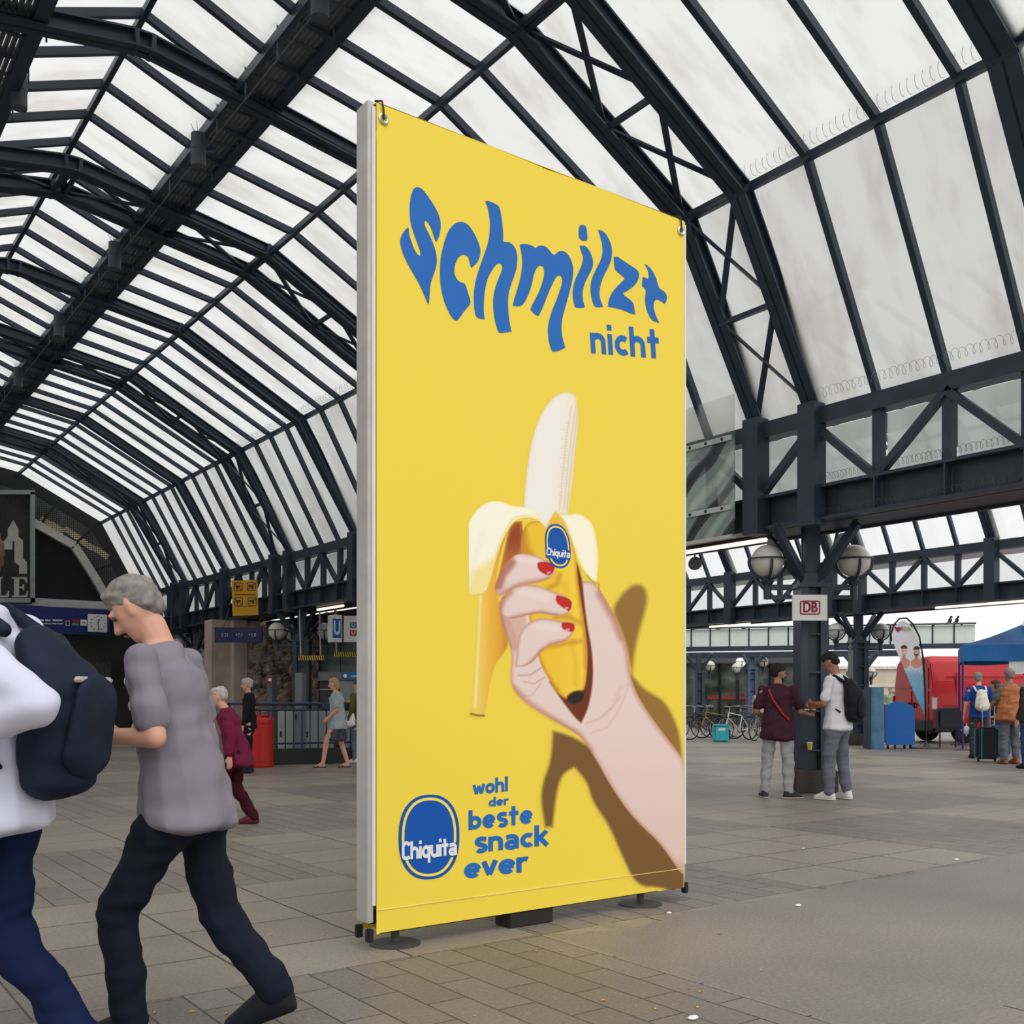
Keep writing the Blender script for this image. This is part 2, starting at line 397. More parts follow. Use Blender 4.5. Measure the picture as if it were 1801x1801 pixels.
zc = catwalk(4.93, 5.46, 'long dark steel catwalk running diagonally under the glass roof')
catwalk(2.57, 2.04, 'steel catwalk of which only a corner shows at top left')
def spot(x, y, z, lab, sgn=1):
    t = thing('cylinder_spotlight', lab, 'spotlight', (x, y, z), 0, 'spotlights along the catwalks')
    b = MB(); b.lathe([(.10, -.02), (.10, .2), (.105, .2), (.105, .26), (.098, .26), (.098, .42), (.02, .42)], n=20); b.build('housing', STEEL2, t, smooth=False)
    b = MB(); b.lathe([(.0, 0), (.085, 0), (.085, .02), (0, .02)], n=20); b.build('lens', mat('spotlight lens', (225, 205, 190), .2, emit=.3), t)
    b = MB(); b.beam((.02*sgn, 0, .22), (.24*sgn, 0, .3), .04, .05); b.build('bracket', STEEL, t)
    b = MB()
    for k in range(6): a = k*PI/3; b.tube([(.03*math.cos(a), .03*math.sin(a), .42), (.11*math.cos(a), .11*math.sin(a), .54)], .003, 4)
    b.build('bird_spikes', STEEL2, t)
for y, l in ((10.1, 'grey cylinder spotlight at the top edge of the photo beside the catwalk'), (13.9, 'grey cylinder spotlight below the catwalk, lens glowing, second nearest'), (18.05, 'grey cylinder spotlight midway along the catwalk'), (22.1, 'grey cylinder spotlight fourth along the catwalk, facing the far glass'), (26.2, 'small grey cylinder spotlight farthest along the catwalk')):
    spot(4.82, y, 8.55, l)
spot(2.66, 14.4, 8.85, 'grey cylinder spotlight hanging at the left edge of the photo', -1)

# ------------------------------------------------------------------ lattice girders
def girder(x, y0, y1, lab, yposts, phase, depth=1.0, glass=FROST, zb=3.5, z1=3.95, zt=4.72, z2=4.93, sgn=1, ribposts=()):
    t = thing('lattice_girder', lab, 'girder', (x, (y0+y1)/2, 0), 0, 'lattice girders')
    oy = -(y0+y1)/2
    def P(y, z, xx=0): return Vector((xx, y+oy, z))
    b = MB(); b.beam(P(y0, (zt+z2)/2, .1*sgn), P(y1, (zt+z2)/2, .1*sgn), .24, z2-zt); b.beam(P(y0, (zt+z2)/2, depth*sgn), P(y1, (zt+z2)/2, depth*sgn), .2, z2-zt); b.build('top_chord', STEEL, t)
    b = MB(); h = z1-zb
    b.beam(P(y0, z1-.02, .13*sgn), P(y1, z1-.02, .13*sgn), .32, .04); b.beam(P(y0, zb+.02, .13*sgn), P(y1, zb+.02, .13*sgn), .32, .04); b.beam(P(y0, zb+h/2, .15*sgn), P(y1, zb+h/2, .15*sgn), .03, h)
    b.beam(P(y0, zb+h/2, depth*sgn), P(y1, zb+h/2, depth*sgn), .05, h); b.build('bottom_chord', STEEL, t)
    b = MB(); b.beam(P(y0, zb+.05, depth/2*sgn+.05), P(y1, zb+.05, depth/2*sgn+.05), depth, .03); b.build('soffit', STEEL, t)
    for i, y in enumerate(yposts):
        b = MB(); b.beam(P(y, z1-.02, .08*sgn), P(y, zt+.02, .08*sgn), .12, .11, (1, 0, 0)); b.beam(P(y, zb+.04, .04*sgn), P(y, z1-.04, .04*sgn), .02, .13, (1, 0, 0)); b.build('post', STEEL, t)
    for i, (ya, yb) in enumerate(zip(yposts, yposts[1:])):
        up = (i+phase) % 2
        b = MB(); xo = (.03+.006*(i % 2))*sgn; b.beam(P(ya, z1-.03 if up else zt+.02, xo), P(yb, zt+.02 if up else z1-.03, xo), .09, .10, (1, 0, 0)); b.build('diagonal', STEEL, t)
        b = MB(); b.box(P((ya+yb)/2, (z1+zt)/2, .24*sgn), (.012, abs(yb-ya)-.02, zt-z1)); b.build('panel', glass, t)
    for y in ribposts:
        b = MB(); b.beam(P(y, zb-.06, -.02*sgn), P(y, z2+.06, -.02*sgn), .26, .24, (1, 0, 0)); b.build('rib_post', STEEL, t)
    return t
ribY = [Y0+PER*n_+k for n_ in range(4) for k in (0, DM)]; sinY = [Y0+DM+PER*n_+(PER-DM)/2 for n_ in range(3)]
yp = sorted([b for b in bars if b >= YF]+[YF, YF+.0])
yp = sorted(set([YF, Y0-3*DM+.0, Y0-2*DM, Y0-DM]+[b for b in bars if b >= Y0]))
girder(10.8, YF-2.5, YE, 'near lattice girder with frosted panels carried by the column with the white sign', [YF-2.5, YF-1.6, YF-.75]+yp, 1, ribposts=ribY+sinY+[YF])
girder(2*CEN-10.8, YF, YE, 'lattice girder along the far left side of the glass hall', yp, 0, sgn=-1, ribposts=ribY+sinY+[YF])
# second parallel hall
x2 = 23.2; c2 = 17.45
G2 = [(x2+.1, 4.95), (x2-1.24, 7.42), (x2-3.6, 8.6), (c2+.001, 9.0)]; G2 = G2+[(2*c2-x, z) for x, z in G2[::-1]]
R2 = [(x2, 4.88), (x2-1.43, 7.24), (x2-3.75, 8.42), (c2, 8.8)]; R2 = R2+[(2*c2-x, z) for x, z in R2[::-1]]
y2a, y2b = 9.0, 27.0
b2 = [Y0-DM*k for k in (-1, 0, -2)]
b2 = [b for b in bars if y2a <= b <= y2b]
def roof2():
    mb = MB(); strip(mb, G2, y2a, y2b); r = mb.build('ceiling', SKYG2); struct(r)
    for y in b2: b = MB(); rail_profile(b, G2[:4], y, .075, .10, -.115); b.build('glazing_bar', STEEL, r)
    for x, z in ((x2-1.3, 7.3), (2*c2-x2+1.3, 7.3)): b = MB(); b.beam((x, y2a, z), (x, y2b, z), .07, .09); b.build('purlin', STEEL, r)
roof2()
for n_ in (1, 2):
    y = Y0+PER*n_; t = thing('paired_arch_rib', ('paired arch ribs of the next hall, seen above the far column', 'paired arch ribs of the next hall, seen just right of the banner')[n_-1], 'arch rib', (0, 0, 0), 0, 'paired arch ribs of the next hall')
    for k in (0, 1): b = MB(); rib(b, R2, y+DM*k); b.build('rib', STEEL, t)
    lace(t, R2[:3], y, y+DM, c2)
for n_, y in enumerate([s for s in sinY if y2a < s < y2b][:2]):
    b = MB(); rib(b, R2, y); tag(b.build('arch_rib', STEEL), ('single arch rib of the next hall, above the blue tent', 'single arch rib of the next hall, behind the left globe lamp')[n_], 'arch rib', 'single arch ribs of the next hall')
girder(x2, y2a, y2b, 'far lattice girder of the next hall passing behind the white sign column', [b for b in bars if y2a <= b <= y2b], 0, glass=SKYG2, ribposts=[y for y in ribY+sinY if y2a < y < y2b])

# ------------------------------------------------------------------ columns with globe lamps
def cradle(parent, x, y, z, r=.215, lit=False, side=1):
    cr_ = MB(); rr = r+.035
    for a in (0, PI/2):
        pts = [(x+rr*math.cos(t)*math.cos(a), y+rr*math.cos(t)*math.sin(a), z+rr*math.sin(t)) for t in [PI+PI*i/16 for i in range(17)]]
        cr_.tube(pts, .02, 6)
    cr_.tube([(x+rr*math.cos(t), y+rr*math.sin(t), z+.02) for t in [2*PI*i/28 for i in range(28)]], .012, 5, closed=True)
    cr_.lathe([(.05, z-r-.3), (.055, z-r-.12), (.09, z-r-.06), (.05, z-r+.0)], (x, y, 0), 12)
    L = math.hypot(x, y)
    cr_.beam((x, y, z-r-.14), (x*.25/L, y*.25/L, z-r-.14), .06, .07); cr_.beam((x, y, z-r-.27), (x*.25/L, y*.25/L, z-r-.27), .05, .05)
    cr_.beam((x*.5, y*.5, z-r-.12), (x*.5, y*.5, z-r-.28), .05, .03, (1, 0, 0))
    k = cr_.build('lamp_cradle', STEEL, parent)
    g = MB(); g.ball((x, y, z), r, n=32); g.build('globe', mat('glowing opal globe', (250, 248, 240), .3, emit=.5, var=0) if lit else GLOBE, k, smooth=True)
    return k
def column(p, rz, label, zt=3.5, lamps=((.6, 0), (-.6, 0)), r=.215, zg=3.05, lit=(), w=.42, zc_=2.72, simple=False, mt=STEEL):
    t = thing('steel_column', label, 'column', p, rz, 'steel columns with globe lamps')
    b = MB(); b.box((0, 0, .15), (w*1.55, w*1.55, .3)); b.build('plinth', mat('dark stained concrete', (62, 58, 55), .8, var=.3, bump=.3), t, .015)
    b = MB(); fw = w*.28
    for sx in (-1, 1): b.box((sx*(w/2-fw/2), 0, .3+(zc_-.3)/2), (fw, w, zc_-.3))
    b.box((0, .0, .3+(zc_-.3)/2), (w-2*fw+.01, w*.5, zc_-.3)); b.build('shaft', mt, t)
    for z in (.56, 1.08, 1.59, 2.1):
        b = MB(); b.box((0, 0, z), (w-2*fw+.02, w-.02, .022)); b.build('shelf', mt, t)
    b = MB()
    for sx in (-1, 1): b.box((sx*.075, -w*.27, .42), (.02, .06, .26))
    b.build('rib_plate', mt, t)
    b = MB(); b.box((0, 0, zc_+.03), (w*1.12, w*1.12, .06)); b.box((0, 0, zc_-.12), (w*1.06, w*1.06, .04)); b.box((0, 0, zc_+.12), (w*.8, w*.8, .14)); b.build('capital', mt, t)
    b = MB(); b.ibeam((0, 0, zc_+.15), (0, 0, zt+.05), .2, .2, (0, 1, 0), .04); b.box((0, 0, (zc_+zt)/2+.1), (.19, .06, zt-zc_-.1)); b.build('neck', mt, t)
    for a in range(4):
        an = PI/4+a*PI/2 - rz + PI/4; dx, dy = math.cos(an), math.sin(an)
        b = MB(); b.beam((dx*.12, dy*.12, zc_+.1), (dx*(zt-zc_-.05), dy*(zt-zc_-.05), zt), .09, .1); b.build('brace', mt, t)
    for i, (x, y) in enumerate(lamps): cradle(t, x, y, zg, r, i in lit)
    return t
db = column((11.35, 8.77, 0), -YAW, 'nearest steel column, carrying the white sign, two globe lamps beside it', lamps=((.58, 0), (-.58, 0)), zg=3.09, w=.37)
column((23.75, 16.8, 0), -YAW, 'steel column with globe lamps behind the man with the black backpack', r=.215)
column((11.35, 16.8, 0), -YAW, 'steel column with globe lamps hidden right behind the yellow banner')
column((11.35, 24.84, 0), -YAW, 'steel column with globe lamps standing before the rough stone wall', r=.23, zg=3.0, lamps=((.6, .1), (-.65, 0), (-.35, .6)))
column((11.35, 32.87, 0), -YAW, 'farthest steel column with globe lamps near the gable end', r=.24, zg=2.95, lamps=((.85, 0), (-.6, 0)))
# white sign on the column, cups on its shelves
sg = thing('column_sign', 'white square sign with red framed letters strapped to the column', 'sign', (0, 0, 0))
c = at(1424, 13.3); n_ = Vector((-SY, -CY, 0)); R_ = Vector((CY, -SY, 0))
sx = Vector((c.x, c.y, 0)); zc1 = CH+(HOR-1069)*13.3/FPX
b = MB(); b.box(sx+Vector((0, 0, zc1)), (.45, .03, .335), -YAW); b.build('board', PAPER, sg, .004)
f_ = sx+n_*.017+Vector((0, 0, zc1+.0))
def rrect(mb, w, h, r, t, M, mt=None):
    def ring(w, h, r):
        return [M @ Vector((sx_*(w/2-r)+r*math.cos(a), sy_*(h/2-r)+r*math.sin(a), 0)) for (sx_, sy_, a0) in ((1, 1, 0), (-1, 1, PI/2), (-1, -1, PI), (1, -1, 1.5*PI)) for a in [a0+PI/2*i/5 for i in range(6)]]
    A, B = ring(w, h, r), ring(w-2*t, h-2*t, max(r-t, .001)); n = len(A)
    e = (M.to_3x3() @ Vector((0, 0, .003)))
    mb.add(A+B+[p+e for p in A]+[p+e for p in B], [(2*n+i, 2*n+(i+1) % n, 3*n+(i+1) % n, 3*n+i) for i in range(n)]+[(i, (i+1) % n, 2*n+(i+1) % n, 2*n+i) for i in range(n)]+[(n+i, 3*n+i, 3*n+(i+1) % n, n+(i+1) % n) for i in range(n)], mt)
Mx = facing(f_+Vector((0, 0, -.0)), -YAW)
b = MB(); rrect(b, .265, .185, .03, .018, Mx); b.build('red_frame', RED, sg)
for dx in (-.004, 0, .004): text_mesh('DB', .185, RED, Mx @ Matrix.Translation((dx, 0, abs(dx)*.05)), .012, .78, sg, 'lettering')
def cup(p, h, rb, rt, mt, lid, lab):
    t = thing('paper_cup', lab, 'cup', p)
    b = MB(); b.lathe([(rb, 0), (rt, h), (rt+.003, h), (rt+.003, h+.006), (rt-.004, h+.006), (rt-.006, h-.01)], n=20); b.build('cup_body', mt, t)
    if lid: b = MB(); b.lathe([(rt+.004, h), (rt+.004, h+.008), (rt-.004, h+.014), (rt-.006, h+.018)], n=20); b.build('lid', WHITE, t)
cf = lambda px, z: at(px, 13.5)+Vector((0, 0, z))
cup(cf(1430.5, 1.092), .1, .028, .038, mat('orange paper cup', (238, 150, 30), .5, emit=0), False, 'orange paper cup on the upper column shelf')
cup(cf(1424, .572), .085, .026, .036, mat('yellow green paper cup', (205, 188, 50), .5), True, 'yellow green paper cup with a white lid on the lower column shelf')
b = MB(); q = cf(1417, 1.1); b.ball(q, .016, sc=(1.3, 1, .6)); b.ball(q+Vector((.03, -.02, .002)), .014, sc=(1.2, 1, .7)); tag(b.build('crumpled_tissue', WHITE), 'crumpled white tissue lying left of the orange cup', 'tissue')

# ------------------------------------------------------------------ the banner stand
BY, BX0, BX1, BZ0, BZ1 = 4.50, 2.440, 4.597, .082, 4.20
def bpt(px, py, off=.0016):
    v = ony(px, py, BY); return Vector((v.x, BY-off, v.z))
def smooth(pts, it=2):
    """corner-cutting that keeps sharp corners: pts of closed outline"""
    P = [np.array(p, float) for p in pts]
    for _ in range(it):
        n = len(P); Q = []
        for i in range(n):
            a, b, c = P[i-1], P[i], P[(i+1) % n]
            u, v = b-a, c-b; cs = u.dot(v)/(np.linalg.norm(u)*np.linalg.norm(v)+1e-9)
            if cs < .25: Q.append(b)
            else: k = min(.25, .25); Q += [b-u*k, b+v*k]
        P = Q
    return [tuple(p) for p in P]
def fillpoly(mb, pts3, mt):
    """planar outline (maybe concave) -> triangles in the plane"""
    from mathutils.geometry import tessellate_polygon
    tr = tessellate_polygon([pts3]); mb.add(pts3, [tuple(t) for t in tr], mt)
LET = {
'S': [(190,65),(215,75),(250,120),(290,180),(318,235),(331,290),(325,345),(312,385),(300,402),(292,385),(282,350),(265,305),(245,275),(235,270),(229,285),(235,310),(255,345),(280,400),(300,460),(307,515),(300,560),(280,615),(265,660),(262,720),(257,780),(250,778),(235,740),(205,670),(165,600),(125,530),(95,465),(80,405),(85,370),(105,335),(130,310),(135,320),(135,350),(150,400),(170,450),(190,480),(203,487),(207,470),(195,430),(175,380),(155,320),(142,270),(138,210),(142,150),(152,100),(168,70)],
'c': [(450,277),(480,283),(510,310),(540,360),(562,410),(572,450),(568,490),(550,530),(515,558),(508,540),(500,500),(485,480),(460,478),(440,490),(420,525),(411,560),(413,595),(425,625),(445,645),(473,652),(480,662),(495,710),(514,768),(500,790),(465,830),(440,870),(425,881),(405,872),(375,825),(345,750),(328,670),(323,590),(327,500),(345,420),(370,340),(400,300),(425,282)],
'h': [(600,152),(620,150),(655,165),(685,182),(695,220),(705,290),(710,360),(708,398),(730,400),(755,405),(780,430),(793,465),(797,510),(790,570),(770,625),(750,680),(738,740),(740,820),(748,890),(760,945),(740,950),(690,956),(680,950),(660,890),(648,810),(648,740),(660,680),(680,625),(700,580),(705,550),(695,533),(680,530),(665,540),(640,575),(615,620),(600,680),(592,750),(590,820),(596,872),(575,870),(548,860),(538,840),(530,780),(530,710),(540,640),(560,570),(585,500),(610,430),(625,370),(630,300),(625,240),(615,190)],
'm': [(810,418),(830,410),(880,418),(905,438),(915,430),(940,420),(970,428),(995,455),(1010,478),(1025,478),(1045,458),(1070,453),(1095,465),(1120,500),(1135,545),(1137,590),(1128,650),(1110,720),(1090,790),(1070,860),(1063,920),(1070,985),(1088,1043),(1060,1060),(1015,1072),(1003,1060),(985,1000),(980,930),(990,870),(1010,810),(1035,750),(1060,680),(1070,640),(1065,610),(1050,603),(1030,615),(1010,655),(985,710),(955,790),(925,852),(905,845),(878,818),(875,808),(890,775),(920,720),(945,660),(960,600),(958,560),(945,545),(930,543),(912,560),(895,600),(885,660),(860,730),(825,795),(768,790),(775,750),(795,690),(815,620),(825,550),(825,490)],
'dot': [(1172,300),(1195,296),(1215,303),(1222,350),(1223,385),(1215,394),(1190,393),(1172,380),(1168,340)],
'i': [(1175,425),(1195,420),(1220,432),(1245,470),(1258,515),(1255,555),(1235,595),(1210,640),(1192,700),(1195,760),(1208,795),(1200,802),(1160,803),(1145,795),(1133,745),(1132,690),(1145,635),(1170,580),(1192,530),(1198,495),(1185,460)],
'l': [(1287,326),(1310,330),(1335,350),(1360,395),(1374,445),(1370,500),(1355,545),(1325,600),(1305,650),(1295,700),(1298,745),(1318,795),(1300,798),(1270,797),(1258,780),(1243,725),(1240,670),(1250,620),(1275,565),(1305,510),(1316,460),(1312,410),(1300,365)],
'z': [(1382,492),(1400,488),(1420,500),(1480,540),(1525,570),(1538,590),(1535,625),(1515,660),(1480,690),(1440,712),(1445,725),(1480,750),(1500,768),(1508,800),(1514,843),(1490,838),(1440,815),(1390,803),(1348,795),(1348,770),(1362,725),(1390,685),(1430,645),(1450,625),(1440,612),(1400,580),(1388,565),(1385,530)],
't': [(1570,535),(1590,543),(1615,570),(1640,615),(1655,670),(1662,685),(1695,705),(1708,730),(1706,755),(1693,778),(1660,755),(1640,750),(1627,765),(1625,800),(1635,840),(1660,892),(1640,888),(1615,878),(1590,835),(1575,785),(1572,740),(1580,700),(1570,680),(1553,670),(1556,640),(1560,612),(1590,625),(1598,610),(1590,570)]}
def arc(cx, cy, r, a0, a1, n=14, ry=None):
    ry = ry or r
    return [(cx+r*math.cos(math.radians(a0+(a1-a0)*i/n)), cy+ry*math.sin(math.radians(a0+(a1-a0)*i/n))) for i in range(n+1)]
GL = {  # centre lines, x height 1, advance width
'n': ([[(.15, 0), (.15, 1)], arc(.48, .58, .33, 165, 0, 10, .29)+[(.81, 0)]], 1.0),
'i': ([[(.15, 0), (.15, 1)], [(.15, 1.17), (.15, 1.45)]], .34),
'c': ([arc(.5, .5, .35, 48, 312, 18)], .86),
'h': ([[(.15, 0), (.15, 1.45)], arc(.48, .58, .33, 165, 0, 10, .29)+[(.81, 0)]], 1.0),
't': ([[(.36, 0), (.36, 1.4)], [(.02, .88), (.74, .88)]], .78),
'w': ([[(.1, 1), (.36, .1)], [(.36, .1), (.62, .85)], [(.62, .85), (.9, .1)], [(.9, .1), (1.16, 1)]], 1.28),
'v': ([[(.1, 1), (.44, .1)], [(.44, .1), (.8, 1)]], .92),
'o': ([arc(.5, .5, .35, 0, 360, 24)], 1.02),
'l': ([[(.15, 0), (.15, 1.45)]], .34),
'd': ([arc(.48, .5, .34, 0, 360, 22), [(.83, 0), (.83, 1.45)]], 1.02),
'b': ([arc(.5, .5, .34, 0, 360, 22), [(.15, 0), (.15, 1.45)]], 1.0),
'e': ([arc(.5, .5, .35, 8, 318, 20), [(.2, .5), (.9, .5)]], 1.0),
'r': ([[(.15, 0), (.15, 1)], arc(.5, .5, .36, 165, 62, 8, .36)], .68),
's': ([[(.78, .86)]+arc(.46, .72, .28, 60, 270, 12, .2)+arc(.46, .28, .28, 90, -150, 12, .2)], .86),
'a': ([[(.12, .84)]+arc(.45, .62, .34, 120, 0, 8, .26)+[(.79, 0)], arc(.45, .3, .3, 0, 360, 18, .2)], .98),
'k': ([[(.15, 0), (.15, 1.45)], [(.2, .42), (.8, 1)], [(.36, .58), (.84, 0)]], .9),
'q': ([arc(.46, .5, .32, 0, 360, 20, .38), [(.8, 1), (.8, -.42)]], .98),
'u': ([[(.15, 1)]+arc(.47, .4, .32, 180, 345, 10, .3), [(.8, 1), (.8, 0)]], .98),
'C': ([arc(.55, 1.0, .38, 25, 180, 8, .36)+arc(.55, .3, .38, 180, 335, 8, .2)], 1.0),
'T': ([[(.32, .2), (.32, 1.4)], [(.05, .92), (.62, .92)], arc(.52, .22, .2, 180, 270, 5, .14)], .66),
}
STK = [0]
def strokes(mb, txt, T, mt, w=.27, track=.06):
    """stroke lettering; T maps glyph x,y to a 3D point"""
    x0 = 0
    for ch in txt:
        ls, adv = GL[ch]
        for pl_ in ls:
            P = [Vector((x+x0, y)) for x, y in pl_]; n = len(P); closed = (P[0]-P[-1]).length < 1e-3 and n > 3
            L, R = [], []
            for i in range(n):
                if closed: d = P[(i+1) % (n-1)]-P[i-1 if i else n-2]
                else: d = P[min(i+1, n-1)]-P[max(i-1, 0)]
                d.normalize(); q = Vector((-d.y, d.x))*w/2; L.append(P[i]+q); R.append(P[i]-q)
            STK[0] += 1; v = [Vector(T(*p))-Vector((0, 2.2e-5*(STK[0] % 40), 0)) for p in L+R]; mb.add(v, [(i, i+1, n+i+1, n+i) for i in range(n-1)], mt)
        x0 += adv+track
    return x0
def word(mb, txt, p0, p1, xh, up, mt, w=.27, track=.06, org=(0, 0), k=1.0, narrow=1):
    """word along p0->p1 (photo px after org/k), glyph x height = xh"""
    tot = sum(GL[c][1]+track for c in txt)-track
    p0, p1 = Vector(p0), Vector(p1); ux = (p1-p0)/tot; uy = Vector(up)*xh
    def T(x, y):
        q = p0+ux*x+uy*y; return bpt(org[0]+q.x*k, org[1]+q.y*k)
    strokes(mb, txt, T, mt, w, track)
bt = thing('advertising_banner_stand', 'tall yellow advertising banner stand with blue lettering and a hand holding a banana', 'banner stand', ((BX0+BX1)/2, BY+.06, 0))
off_ = Vector((-(BX0+BX1)/2, -(BY+.06), 0))
class LB(MB):
    def build(s, name, mt=None, parent=None, **k):
        if parent is bt: s.v = [tuple(Vector(p)+off_) for p in s.v]
        return MB.build(s, name, mt, parent, **k)
def bar(name, c, d, mt, bev=.003, rz=0):
    b = LB(); b.box(c, d, rz); return b.build(name, mt, bt, bevel=bev)
FY = BY+.075
bar('side_post', (BX0-.012, FY, (BZ0+BZ1)/2+.03), (.035, .115, BZ1-BZ0-.05), ALU); bar('side_post', (BX1+.012, FY, (BZ0+BZ1)/2+.03), (.035, .115, BZ1-BZ0-.05), ALU)
bar('edge_trim', (BX0+.004, BY+.012, (BZ0+BZ1)/2+.06), (.02, .012, BZ1-BZ0-.16), WHITE); bar('edge_trim', (BX1+.016, BY+.012, (BZ0+BZ1)/2+.06), (.02, .012, BZ1-BZ0-.16), WHITE)
bar('top_rail', ((BX0+BX1)/2, FY, BZ1-.05), (BX1-BX0, .08, .05), ALU); bar('bottom_rail', ((BX0+BX1)/2, FY, BZ0+.07), (BX1-BX0, .08, .05), BLACK)
for x in (BX0-.02, BX1+.02):
    for q in ((x, FY-.06, BZ0-.005), (x, FY+.05, BZ0)): b = LB(); b.box(q, (.032, .034, .065)); b.build('end_cap', BLACK, bt, bevel=.004)
for x in (2.60, 4.30):
    b = LB(); b.lathe([(.13, 0), (.13, .008), (.03, .012), (.022, .014), (.022, BZ0+.07)], (x, FY, 0), 28); b.build('base_foot', mat('grey steel foot', (70, 68, 66), .5), bt)
b = LB(); b.box((3.42, FY, .045), (.3, .14, .09)); b.build('ballast', mat('dark ballast block', (40, 34, 30), .8), bt, bevel=.005)
# printed sheet: gently sagging cloth wrapped round the frame
def sheet():
    mb = LB(); nx, nz_ = 40, 70; vs = []; fs = []
    def P(u, t):
        x = BX0+.012+(BX1-BX0-.012)*u; z = BZ0+(BZ1-BZ0)*t
        if t > .97: z -= .012*(1-abs(2*u-1)**.4)*((t-.97)/.03)
        return Vector((x, BY, z))
    for j in range(nz_+1):
        for i in range(nx+1): vs.append(P(i/nx, j/nz_))
    for j in range(nz_):
        for i in range(nx): a = j*(nx+1)+i; fs.append((a, a+1, a+nx+2, a+nx+1))
    mb.add(vs, fs, YEL)
    mb.prism([(BX0+.012, BY, BZ1), (BX1, BY, BZ1), (BX1, BY+.1, BZ1+.004), (BX0+.012, BY+.1, BZ1+.004)], (0, 0, -.004), YEL)
    mb.prism([(BX0+.03, BY, BZ0), (BX1-.01, BY, BZ0), (BX1-.01, BY+.07, BZ0+.02), (BX0+.03, BY+.07, BZ0+.02)], (0, 0, .004), YEL)
    ys = BY+.15; mb.add([(BX0+.012, ys, BZ0), (BX1, ys, BZ0), (BX1, ys, BZ1), (BX0+.012, ys, BZ1)], [(0, 1, 2, 3)], YEL)
    for k in LET:
        p = smooth(LET[k], 2); fillpoly(mb, [bpt(680+x*.28873, 310+y*.28873) for x, y in p], BLUE)
    word(mb, 'nicht', (1245, 1078), (1668, 1112), 126, (-.07, -1), BLUE, .29, .09, (680, 310), .28873)
    Z = dict(org=(600, 1340), k=.35535)
    word(mb, 'wohl', (652, 166), (826, 145), 52, (-.0, -1), BLUE, .31, .04, **Z)
    word(mb, 'der', (730, 222), (828, 212), 32, (.0, -1), BLUE, .31, .04, **Z)
    word(mb, 'beste', (630, 338), (948, 303), 68, (.0, -1), BLUE, .31, .08, **Z)
    word(mb, 'snack', (658, 450), (1024, 412), 72, (.0, -1), BLUE, .31, .06, **Z)
    word(mb, 'ever', (608, 580), (924, 543), 76, (.0, -1), BLUE, .31, .05, **Z)
    # oval emblem: rings and lettering
    def oval(cx, cy, rx, ry, tilt, off, n=56, p=2.35):
        o_ = []
        for i in range(n):
            a = 2*PI*i/n; c, s = math.cos(a), math.sin(a); x = rx*math.copysign(abs(c)**(2/p), c); y = ry*math.copysign(abs(s)**(2/p), s)
            o_.append(bpt(cx+x, cy+y+tilt*x, off))
        return o_
    def emblem(cx, cy, rx, ry, tilt, band, dz=.0, rim=True):
        o0 = .0018+dz
        fillpoly(mb, oval(cx, cy, rx, ry, tilt, o0), LBLUE); fillpoly(mb, oval(cx, cy, rx*.895, ry*.93, tilt, o0+.001), YELL)
        fillpoly(mb, oval(cx, cy, rx*.81, ry*.865, tilt, o0+.002), LBLUE)
        y0, y1 = band; q = [(-rx*.93, y0+.3*ry*.0), (rx*.93, y0), (rx*.9, y1), (-rx*.9, y1)]
        fillpoly(mb, [bpt(cx+x, cy+y+tilt*1.9*x, o0+.003) for x, y in q], LBLUE)
    emblem(754.2, 1472, 53.6, 74.5, -.04, (13, 38))
    W2 = lambda x, y: bpt(705.5+x*15.6-y*.2, 1512.5-y*21.5-x*1.5, .0058)
    strokes(mb, 'Chiquita', W2, WHITE, .3, -.02)
    return mb
sh = sheet(); 
so_ = sh.build('printed_sheet', YEL, bt)
# ring eyelets and cable ties at the top corners
for x in (BX0+.05, BX1-.03):
    b = LB(); M = Matrix.Rotation(PI/2, 3, 'X')
    b.tube([Vector((x+.022*math.cos(a), BY-.004, BZ1-.075+.022*math.sin(a))) for a in [2*PI*i/18 for i in range(18)]], .007, 6, closed=True); b.build('eyelet', mat('steel eyelet', (200, 200, 200), .3, metal=.8), bt)
    b = LB(); b.tube([(x, BY-.006, BZ1-.08), (x-.005, BY-.012, BZ1-.03), (x-.01, BY-.006, BZ1+.01), (x-.03, BY+.03, BZ1+.02)], .005, 6); b.build('cord', BLACK, bt)
for z in (BZ0+.118,):
    b = LB(); b.box(((BX0+BX1)/2, BY-.001, z), (BX1-BX0-.04, .004, .004)); b.build('seam', mat('pale seam stitching', (226, 205, 130), .6), bt)
